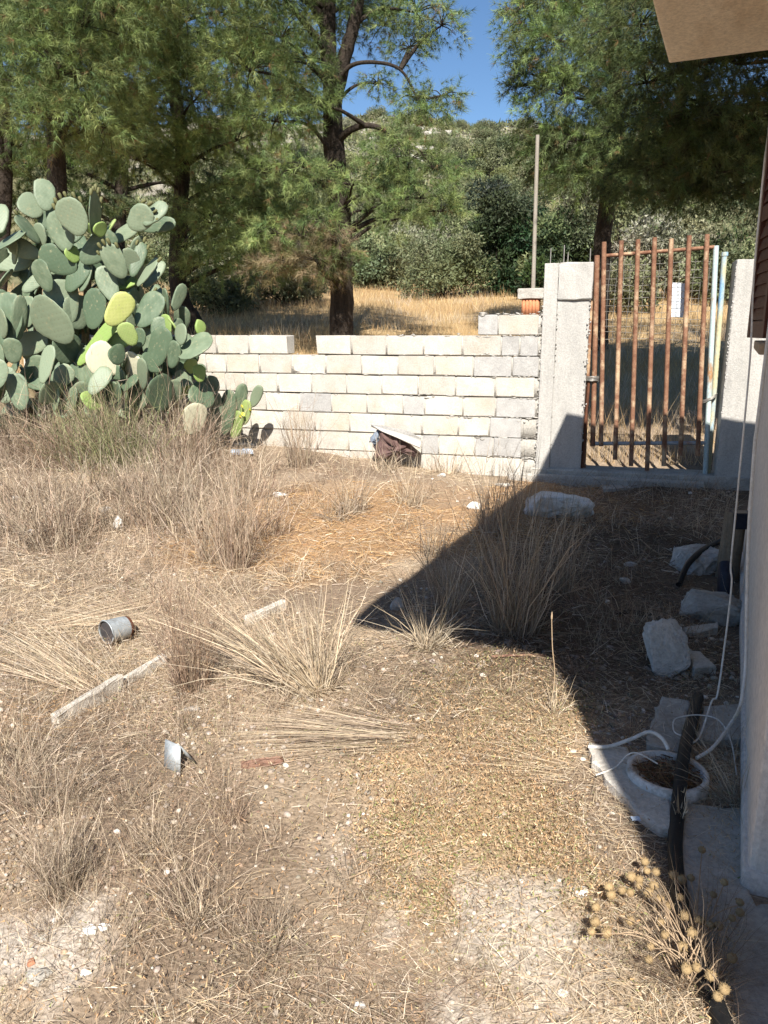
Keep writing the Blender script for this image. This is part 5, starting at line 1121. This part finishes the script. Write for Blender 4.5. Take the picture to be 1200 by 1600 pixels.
# weedy band under the prickly pear and left slope
wr = random.Random(12); wl = [('grey brown weed clump in the thicket under the prickly pear', GREYW, 'weeds under the prickly pear'), ('reddish brown weed clump in the thicket under the prickly pear', REDW, 'reddish weeds under the prickly pear'), ('greenish weed clump in the thicket under the prickly pear', GREENW, 'greenish weeds under the prickly pear')]
for k in range(105):
    px = wr.uniform(-30, 430); py = 662 + 200 * wr.random() ** 1.2
    if px > 330 and py < 720: continue
    kind = 2 if (py < 705 and 60 < px < 260 and wr.random() < .75) else wr.choice([0, 0, 1])
    lab, pl_, gr = wl[kind]
    tuft(px, py, wr.uniform(.32, .6) * (1.2 if py < 720 else .75), int(wr.uniform(60, 95)), lab, pl_, wr.uniform(.25, .5), (wr.uniform(-.15, .15), 0), wr.uniform(.10, .24), .0046, .16, gr, kink=.012, name='weed_clump', cat='weeds')
for k in range(46):
    px = wr.uniform(-40, 330); py = wr.uniform(694, 740); kind = 2 if (60 < px < 270 and wr.random() < .5) else wr.choice([0, 0, 1])
    lab, pl_, gr = wl[kind]
    tuft(px, py, wr.uniform(.45, .85), int(wr.uniform(60, 90)), 'tall ' + lab, pl_, wr.uniform(.2, .4), (wr.uniform(-.15, .15), -.05), wr.uniform(.12, .24), .0046, .16, 'tall ' + gr, kink=.014, name='weed_clump', cat='weeds')
lw = ('low dry twig tuft scattered on the sunny gravel slope', GREYW + REDW[:1], 'low twig tufts on the slope')
for k in range(34):
    px = wr.uniform(-20, 720); py = wr.uniform(850, 1560)
    if 280 < px < 520 and 950 < py < 1100: continue
    tuft(px, py, wr.uniform(.06, .14), int(wr.uniform(50, 110)), lw[0], lw[1], wr.uniform(.5, .9), (0, 0), wr.uniform(.03, .08), .0014 + .0006 * (py < 1150), .2, lw[2], kink=.02, name='twig_tuft', cat='dry weeds')
# flattened sheaves
def sheaf(a, b_, n, label, width=.1, w=.0026, palette=STRAW, arch=.08):
    A, B = ground(*a), ground(*b_); d = B - A; L = d.length; d.normalize(); s = Vector((-d.y, d.x, 0)); m = MB()
    u = rng.normal(size=n) * width * .5; base = np.array(tuple(A)) * 0 + np.array(tuple(s))[None] * (u * .6)[:, None] + np.array(tuple(d))[None] * rng.uniform(-.05, .25, n)[:, None] * L + np.array([0, 0, .01]) + np.array([0, 0, 1]) * rng.uniform(0, .03, n)[:, None]
    dd = unit(np.array(tuple(d))[None] + np.array(tuple(s))[None] * (u / max(L, .1) * 1.4 + rng.normal(size=n) * .10)[:, None] + np.array([0, 0, 1]) * (rng.uniform(0, 1, n) * arch * 2)[:, None])
    blades(m, base, dd, L * rng.uniform(.35, .95, n), rng.uniform(.6, 1.3, n) * w, np.stack([rng.normal(size=n) * .05, rng.normal(size=n) * .05, -arch * 1.6 * rng.random(n)], 1), pal(palette, n, .16), 3)
    o = link('straw_sheaf', m.mesh('straw_sheaf', M['blade']), None, A); tag(o, label, 'dry grass')
sheaf((75, 985), (270, 950), 260, 'flattened straw lying in an arc behind the tin', .16, .0026, STRAW + REDW[:1])
sheaf((150, 1080), (-20, 985), 240, 'flattened straw swept down across the kerb', .22, .0024, STRAW)
sheaf((640, 1160), (330, 1150), 300, 'long flattened grey straw sheaf lying above the reddish bark strip', .16, .0020, GREYW + STRAW[:2])
sheaf((250, 990), (60, 960), 160, 'flattened straw combed back from the tin mouth', .14, .0024, STRAW)
sheaf((470, 1090), (300, 960), 130, 'loose straw lying under the large fanned clump', .2, .0024, STRAW)
sheaf((880, 1215), (700, 1190), 60, 'thin scatter of pale straw on the weed mat', .14, .0014, STRAW)

# ------------------------------------------------------------------ dried flower bush in the foreground
fb = ground(1085, 1545)
fbush = empty('dried_flower_bush', fb, 'dried bush with round tan seed heads beside the black pipe', 'dry bush')
heads_px = [(650, 533), (660, 575), (700, 580), (625, 612), (625, 640), (668, 672), (590, 600), (490, 645), (548, 660), (585, 670), (780, 593), (815, 612), (856, 605), (716, 703), (808, 692), (432, 735), (428, 800), (585, 796), (720, 803), (828, 775), (895, 795), (940, 815), (980, 820), (1040, 785), (1075, 760), (957, 680), (905, 480), (740, 858), (675, 912), (818, 912), (668, 970), (836, 1012), (882, 1005), (943, 1042), (1040, 963), (1005, 1102), (975, 1135), (480, 850), (412, 845), (1005, 625), (1075, 715), (500, 680), (690, 640), (760, 730), (860, 850)]
hm = MB(); nn = 70; d = unit(rng.normal(size=(nn, 3)) * (1, 1, .8) + (0, 0, .3)); blades(hm, d * .55, d, rng.uniform(.25, .55, nn), np.full(nn, .22), np.zeros((nn, 3)), np.ones((nn, 3)), 1)
tube(hm, [(0, 0, -.75), (0, 0, -.5), (0, 0, 0), (0, 0, .45), (0, 0, .62)], [.12, .6, .82, .7, .3], 9)
HM = hm.mesh('flower_head', M['head'])
sm_ = MB(); hr = random.Random(3)
for (zx, zy) in heads_px:
    px, py = 780 + zx * .35, 1160 + zy * .35
    t_ = min(max((py - 1340) / 220, 0), 1); Y = 1.98 - .42 * t_ + hr.uniform(-.08, .08)
    p = at_y(px, py, Y); g_ = gz(p.x, p.y)
    if p.z < g_ + .05: p = at_y(px, py, (ground(px, py).y - .10)); 
    hd_ = link('flower_head', HM, fbush, p - fb); s = hr.uniform(.011, .0165); hd_.scale = (s, s, s)
    dv = Vector((p.x - fb.x, p.y - fb.y, .35 + hr.uniform(-.1, .2))).normalized(); hd_.rotation_euler = dv.to_track_quat('Z', 'Y').to_euler()
    root = fb + Vector((hr.uniform(-.05, .05), hr.uniform(-.05, .05), 0)); e = p - dv * .006
    mid = root.lerp(e, .55) + Vector((0, 0, .045)) ; tube(sm_, spline([root, mid, e], 5), np.linspace(.0020, .0011, 11), 4)
link('stems', sm_.mesh('stems', M['palewood'], True), fbush, -fb)
tw_ = MB(); n = 300; a = rng.uniform(0, 6.283, n); base = np.stack([np.cos(a) * .05 * rng.random(n), np.sin(a) * .05 * rng.random(n), np.zeros(n)], 1)
d = unit(np.stack([np.cos(a) * rng.uniform(.1, 1.4, n) - .1, np.sin(a) * rng.uniform(.1, 1.4, n) + .35, np.ones(n) * .55], 1)); blades(tw_, base, d, rng.uniform(.08, .30, n), np.full(n, .0011), rng.normal(size=(n, 3)) * .15, pal(REDW, n, .2) * .45, 3, kink=.03)  # twig colour darkened to stand for the shade in the bush
link('twigs', tw_.mesh('twigs', M['blade']), fbush)

# ================================================================== GROUND COVER (uncountable)
def scatter(n, y0=1.0, y1=8.4, p=1.0, marg=.7):
    u = rng.random(n); y = y0 * (y1 / y0) ** (u ** p); x = rng.uniform(-1, 1, n) * (.52 * y + marg)
    hd = (x - HF.x) * HL.x + (y - HF.y) * HL.y
    k = (hd > .02) & (y < fence_y(x) - .04) & ~((np.abs(x) < .25) & (y < .6)); x, y = x[k], y[k]
    return x, y
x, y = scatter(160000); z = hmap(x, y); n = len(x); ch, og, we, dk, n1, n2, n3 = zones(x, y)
pt_ = fbm(x, y, 3.3, 51); keep = rng.random(n) < np.clip(.12 + 1.1 * sstep(.28, .62, .5 * pt_ + .5 * n1) + .4 * og - .7 * ch, .10, 1) * (1 - .5 * we); x, y, z, og, dk, n2, we = (q[keep] for q in (x, y, z, og, dk, n2, we)); n = len(x); n2b = fbm(x, y, 2.6, 41)
ps = np.clip(sstep(.35, .7, n2b), 0, 1); gold = rng.random(n) < ps; C = pal(GREYW + REDW[:2] + [(.60, .52, .41), (.16, .12, .085)], n, .28); C[gold] = pal(STRAW + [(.62, .49, .33), (.56, .43, .28), (.68, .59, .46)], int(gold.sum()), .2); o_ = rng.random(n) < og * .75; C[o_] = pal([(.54, .35, .17), (.47, .29, .13), (.58, .42, .24), (.42, .25, .12), (.48, .38, .26)], int(o_.sum()), .18)
d_ = rng.random(n) < dk * .8; C[d_] = pal([(.13, .09, .06), (.19, .14, .10), (.10, .07, .05), (.26, .20, .14)], int(d_.sum()), .2)  # brown blades by the house, darkened with the painted shade
a = rng.uniform(0, 6.283, n) + 0; dirs = unit(np.stack([np.cos(a), np.sin(a), np.abs(rng.normal(size=n)) * .35], 1))
b = MB(); sc = np.clip(y / 3.0, .6, 1.8)
blades(b, np.stack([x, y, z + rng.uniform(0, .022, n)], 1), dirs, rng.uniform(.025, .12, n) * (.7 + .3 * sc), rng.uniform(.0011, .0030, n) * sc, np.stack([rng.normal(size=n) * .15, rng.normal(size=n) * .15, -.25 * rng.random(n)], 1), C, 2)
o = link('straw_litter', b.mesh('straw_litter', M['blade'])); tag(o, 'loose dry straw and pine needles littering the yard', 'litter', kind='stuff')
x, y = scatter(60000, 1.1, 8.2, .85); ns_ = fbm(x, y, 2.2, 31); nf_ = fbm(x, y, 6.5, 32); ch, og, we, dk, n1, n2, n3 = zones(x, y)
k = rng.random(len(x)) < sstep(.42, .75, .55 * ns_ + .45 * nf_ + .10 * (x < -.3) - .25 * we - .3 * ch); x, y = x[k], y[k]; n = len(x); z = hmap(x, y)
C = pal(GREYW + REDW + STRAW[:2], n, .25); d = unit(np.stack([rng.normal(size=n) * .55, rng.normal(size=n) * .55, np.ones(n)], 1)); b = MB(); sc = np.clip(y / 3.0, .6, 2)
blades(b, np.stack([x, y, z - .005], 1), d, rng.uniform(.04, .20, n) * np.clip(.5 + y / 6, .6, 1.4), rng.uniform(.0010, .0022, n) * sc, rng.normal(size=(n, 3)) * .25, C * rng.uniform(.6, 1.3, (n, 1)), 3, kink=.03)
o = link('standing_wisps', b.mesh('standing_wisps', M['blade'])); tag(o, 'thin standing wisps of dry grass all over the yard', 'dry grass', kind='stuff')
# weed mat: small curled dry leaves
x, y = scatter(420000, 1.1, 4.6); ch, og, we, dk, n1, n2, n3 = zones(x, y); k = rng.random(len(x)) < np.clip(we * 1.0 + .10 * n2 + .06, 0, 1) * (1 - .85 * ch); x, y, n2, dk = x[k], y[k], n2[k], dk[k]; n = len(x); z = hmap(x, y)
b = MB(); d = unit(rng.normal(size=(n, 3)) + (0, 0, .5)); C = pal([(.55, .41, .26), (.49, .34, .20), (.43, .36, .21), (.34, .23, .14), (.60, .49, .35), (.22, .15, .09), (.54, .34, .18), (.52, .33, .18)], n, .2); g_ = rng.random(n) < .24 * n2; C[g_] = pal([(.25, .27, .10), (.30, .30, .13)], int(g_.sum()), .15)
k = rng.random(n) < dk * .7; C[k] *= .55  # leaves darkened too where the house shade is painted
blades(b, np.stack([x, y, z + rng.random(n) ** 1.6 * .045], 1), d, rng.uniform(.006, .016, n), rng.uniform(.002, .0055, n), rng.normal(size=(n, 3)) * .3, C, 1)
o = link('weed_mat', b.mesh('weed_mat', M['leaf'])); tag(o, 'low dry golden weed mat covering the ground', 'weeds', kind='stuff')
# gravel
x, y = scatter(44000, 1.0, 7.5); ch, og, we, dk, n1, n2, n3 = zones(x, y); k = rng.random(len(x)) < np.clip(.40 + .9 * ch + .6 * (n3 - .4) - .5 * we - .4 * og - .4 * (y > 3.5), .03, 1); x, y, ch, dk = x[k], y[k], ch[k], dk[k]; n = len(x); z = hmap(x, y)
t_ = (1 + 5 ** .5) / 2; ico = unit(np.array([(-1, t_, 0), (1, t_, 0), (-1, -t_, 0), (1, -t_, 0), (0, -1, t_), (0, 1, t_), (0, -1, -t_), (0, 1, -t_), (t_, 0, -1), (t_, 0, 1), (-t_, 0, -1), (-t_, 0, 1)], float))
icf = np.array([(0, 11, 5), (0, 5, 1), (0, 1, 7), (0, 7, 10), (0, 10, 11), (1, 5, 9), (5, 11, 4), (11, 10, 2), (10, 7, 6), (7, 1, 8), (3, 9, 4), (3, 4, 2), (3, 2, 6), (3, 6, 8), (3, 8, 9), (4, 9, 5), (2, 4, 11), (6, 2, 10), (8, 6, 7), (9, 8, 1)])
sz = (.0022 + .0085 * rng.random(n) ** 3.2) * np.clip(y / 2.0, .8, 1.8); S = sz[:, None, None] * rng.uniform(.6, 1.3, (n, 1, 3)) * np.array([1.2, 1, .75])
V = ico[None] * rng.uniform(.75, 1.2, (n, 12, 1)) * S; a = rng.uniform(0, 6.283, n); ca, sa = np.cos(a)[:, None], np.sin(a)[:, None]
V = np.stack([V[..., 0] * ca - V[..., 1] * sa, V[..., 0] * sa + V[..., 1] * ca, V[..., 2]], -1) + np.stack([x, y, z + sz * .3], 1)[:, None]
C = pal([(.40, .34, .28), (.34, .285, .23), (.45, .39, .33), (.27, .22, .175), (.55, .50, .44), (.38, .275, .195)], n, .22, p=[.25, .22, .2, .2, .05, .08])
b = MB(); b.add(V.reshape(-1, 3), (icf[None] + (np.arange(n) * 12)[:, None, None]).reshape(-1, 3), np.repeat(C, 12, 0))
o = link('gravel', b.mesh('gravel', M['pebble'])); tag(o, 'small pale gravel scattered on bare ground', 'gravel', kind='stuff')
# field grass beyond the wall
n = 95000; yy = 0.5 + 31 * rng.random(n) ** 1.4; x = rng.uniform(-1, 1, n); y = 8.2 + yy; x = x * (.56 * y + 1); y = fence_y(x) + .35 + yy; z = hmap(x, y)
keep = y > 4; x, y, z = x[keep], y[keep], z[keep]; n = len(x); n2 = fbm(x, y, .8, 9); n3 = fbm(x, y, 2.3, 10)
C = pal([(.52, .37, .19), (.46, .31, .15), (.58, .44, .25), (.40, .27, .14)], n, .15); k = rng.random(n) < sstep(.55, .8, n2) * .8 + .5 * (y < 13); C[k] = pal(GREYW[:3] + STRAW[:1], int(k.sum()), .15)
b = MB(); d = unit(np.stack([rng.normal(size=n) * .3, rng.normal(size=n) * .3, np.ones(n)], 1)); sc = np.clip(y / 12, .8, 2.4)
blades(b, np.stack([x, y, z - .01], 1), d, rng.uniform(.12, .36, n) * (.5 + 1.0 * n3), rng.uniform(.004, .008, n) * sc, rng.normal(size=(n, 3)) * .2, C, 1)
o = link('field_grass', b.mesh('field_grass', M['blade'])); tag(o, 'golden dry grass filling the field beyond the wall', 'dry grass', kind='stuff')
# rocks on the hill
for k in range(26):
    y = random.uniform(84, 126); x = random.uniform(-.12, .5) * y; s = random.uniform(.5, 1.5)
    if k < 6: HR = [rock_mesh((2.0, 1.4, .9), 70 + j, M['greyrock'], 1, .06, .2) for j in range(6)] if k == 0 else HR
    o = link('hill_rock', HR[k % 6], None, (x, y, gz(x, y) + .12)); o.scale = (s * 1.5, s, s); o.rotation_euler.z = random.uniform(0, 6.28); tag(o, 'pale limestone outcrop high on the hillside', 'rock', 'limestone outcrops on the hill')

# low scrub between the hill shrubs
n = 130000; y = 42 + 90 * rng.random(n) ** .9; x = rng.uniform(-.34, .62, n) * y; nn_ = fbm(x, y, .45, 14); k = rng.random(n) < sstep(.12, .45, nn_); x, y, nn_ = x[k], y[k], nn_[k]; n = len(x); z = hmap(x, y)
C = pal(GREENS + OLIVE + YEL + GREYG, n, .2); b = MB(); d = unit(rng.normal(size=(n, 3)) * (.8, .8, .5) + (0, 0, .6))
blades(b, np.stack([x, y, z + rng.uniform(0, .5, n) * (.3 + nn_)], 1), d, rng.uniform(.25, .7, n), rng.uniform(.10, .22, n) * y / 80, rng.normal(size=(n, 3)) * .2, C, 1)
o = link('hill_scrub', b.mesh('hill_scrub', M['leaf'])); tag(o, 'low green and grey scrub covering the hillside', 'scrub', kind='stuff')
